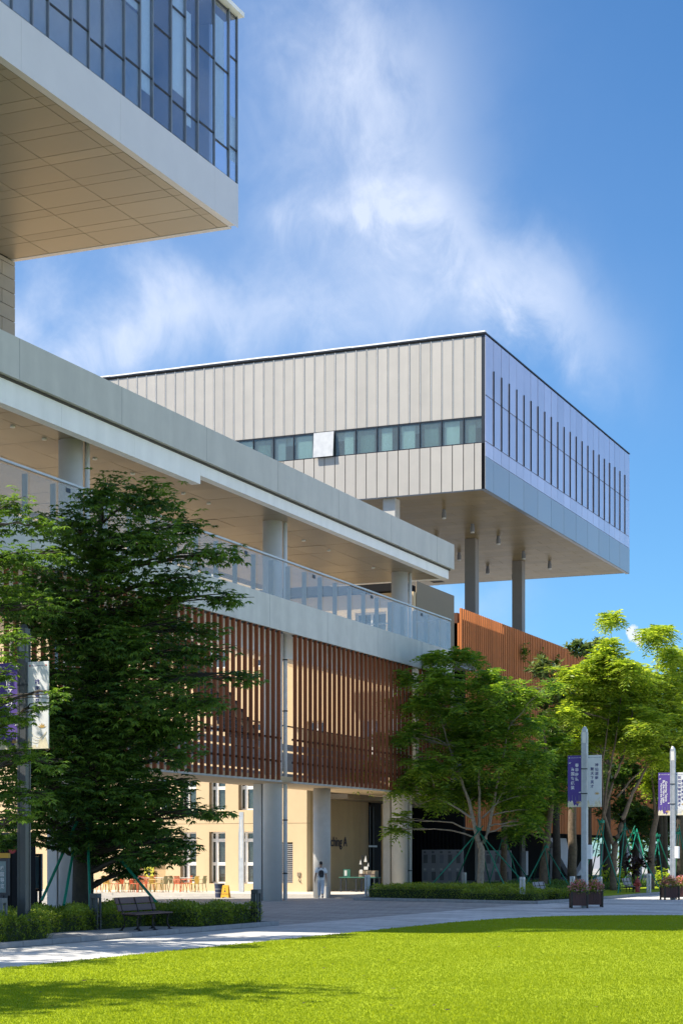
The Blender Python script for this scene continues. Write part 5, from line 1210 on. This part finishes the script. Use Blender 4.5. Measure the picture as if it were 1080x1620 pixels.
# ------------------------------------------------------------------ the walking person
def skin_chain(name, verts, edges, m, parent, root=0, sub_=2):
    me = bpy.data.meshes.new(name); me.from_pydata([v[:3] for v in verts], edges, []); me.materials.append(MATS[m])
    o = link(name, me, parent, world=False)
    md = o.modifiers.new('skin', 'SKIN'); md.use_smooth_shade = True
    if not me.skin_vertices: me.skin_vertices.new() if hasattr(me.skin_vertices, 'new') else None
    sk = me.skin_vertices[0].data if me.skin_vertices else None
    if sk:
        for i, v in enumerate(verts): sk[i].radius = (v[3], v[4] if len(v) > 4 else v[3])
        sk[root].use_root = True
    s = o.modifiers.new('subdiv', 'SUBSURF'); s.levels = sub_; s.render_levels = sub_
    return o
def person(px, d, label):
    x, y = at(px, d); t = thing('person', label, 'person', (x, y, 0.0), R(28))
    # local frame: walks towards +Y, X to the right
    V = [(0,0,.93,.13,.10),(0,.01,1.12,.115,.09),(0,0,1.32,.14,.095),(0,-.01,1.43,.06,.06),(0,.0,1.50,.052,.055),(0,.015,1.58,.075,.085),(0,.02,1.66,.072,.085),(0,.02,1.71,.04,.05),
         (-.17,0,1.40,.055),(-.25,-.06,1.13,.042),(-.28,.06,.90,.030),(-.285,.10,.83,.028,.018),
         (.17,0,1.40,.055),(.24,.06,1.13,.042),(.26,-.10,.92,.030),(.265,-.14,.85,.028,.018),
         (-.09,0,.88,.085),(-.07,.16,.50,.058),(-.06,.20,.12,.040),(-.06,.24,.05,.038,.03),(-.06,.36,.04,.035,.022),
         (.09,0,.88,.085),(.07,-.08,.49,.058),(.05,-.34,.20,.040),(.05,-.38,.12,.038,.03),(.05,-.31,.04,.035,.022)]
    E = [(0,1),(1,2),(2,3),(3,4),(4,5),(5,6),(6,7),(2,8),(8,9),(9,10),(10,11),(2,12),(12,13),(13,14),(14,15),(0,16),(16,17),(17,18),(18,19),(19,20),(0,21),(21,22),(22,23),(23,24),(24,25)]
    n = len(V)
    for w, sx in ((11, -1), (15, 1)):
        bx_, by_, bz_ = V[w][:3]
        for k in range(4):
            a = len(V); off = (k - 1.5) * .016; Lf = (.075, .085, .08, .062)[k]
            V += [(bx_ + sx * .004, by_ + off + .01, bz_ - .035, .0085), (bx_ + sx * -.004, by_ + off + .015, bz_ - .035 - Lf * .55, .008), (bx_ - sx * .016, by_ + off + .018, bz_ - .035 - Lf, .0065)]
            E += [(w, a), (a, a + 1), (a + 1, a + 2)]
        a = len(V); V += [(bx_ - sx * .012, by_ + .035, bz_ - .015, .009), (bx_ - sx * .022, by_ + .045, bz_ - .05, .007)]; E += [(w, a), (a, a + 1)]
    body = skin_chain('body', V, E, 'skin', t)
    # nose and ears so the turned-away head still has a face
    link('nose', MB().tube([(0, .10, 1.625), (0, .125, 1.60)], [.008, .014], 8).mesh('nose', 'skin', True), t, world=False)
    for s in (-1, 1): link('ear', MB().tube([(s * .074, .01, 1.63), (s * .082, .0, 1.61), (s * .076, .0, 1.585)], [.008, .016, .008], 8).mesh('ear', 'skin', True), t, world=False)
    for s in (-1, 1): link('eye', MB().tube([(s * .03, .098, 1.635), (s * .03, .104, 1.635)], .010, 8).mesh('eye', 'ink', True), t, world=False)
    link('mouth', MB().box(-.02, .094, 1.565, .02, .101, 1.571).mesh('mouth', 'red_print'), t, world=False)
    skin_chain('hair', [(0,-.035,1.585,.062,.050),(0,-.02,1.655,.086,.090),(0,.0,1.715,.080,.088),(0,.01,1.76,.045,.05)], [(0,1),(1,2),(2,3)], 'hair', t)
    skin_chain('shirt', [(0,0,.80,.195,.150),(0,.0,.98,.185,.145),(0,.01,1.14,.172,.135),(0,0,1.32,.178,.130),(0,-.005,1.44,.095,.085),(-.185,0,1.39,.092),(-.245,-.03,1.18,.086),(.185,0,1.39,.092),(.245,.03,1.18,.086)], [(0,1),(1,2),(2,3),(3,4),(3,5),(5,6),(3,7),(7,8)], 'cloth_white', t)
    skin_chain('trousers', [(0,0,.93,.16,.13),(0,0,.84,.15,.13),(-.085,.02,.74,.100),(-.07,.16,.47,.084),(-.06,.20,.12,.074),(.085,-.01,.74,.100),(.07,-.08,.47,.082),(.05,-.33,.20,.070)], [(0,1),(1,2),(2,3),(3,4),(1,5),(5,6),(6,7)], 'cloth_grey', t)
    for nm, vs in (('shoe', [(-.06,.17,.055,.052,.045),(-.06,.27,.045,.050,.036),(-.06,.38,.035,.036,.026)]), ('shoe', [(.05,-.39,.15,.050,.045),(.05,-.34,.08,.048,.036),(.05,-.29,.03,.038,.02)])):
        skin_chain(nm, vs, [(0,1),(1,2)], 'cloth_white' if vs[0][1] > 0 else 'ink_blue', t)
    for s in (-1, 1): link('strap', MB().tube([(s * .10, -.13, 1.40), (s * .11, -.02, 1.475), (s * .11, .11, 1.38), (s * .12, .12, 1.2), (s * .15, -.06, 1.02)], .015, 6).mesh('strap', 'black_cloth', True), t, world=False)
    bp_ = skin_chain('backpack', [(0,-.21,1.02,.14,.075),(0,-.22,1.18,.15,.085),(0,-.20,1.36,.12,.065)], [(0,1),(1,2)], 'black_cloth', t)
    link('pocket', MB().bevel_box(-.10, -.325, 1.0, .10, -.27, 1.15, .02).mesh('pocket', 'dark_frame'), t, world=False)
    return t
person(507.5, 84.6, 'person in white T-shirt and pale trousers with black backpack, walking away')
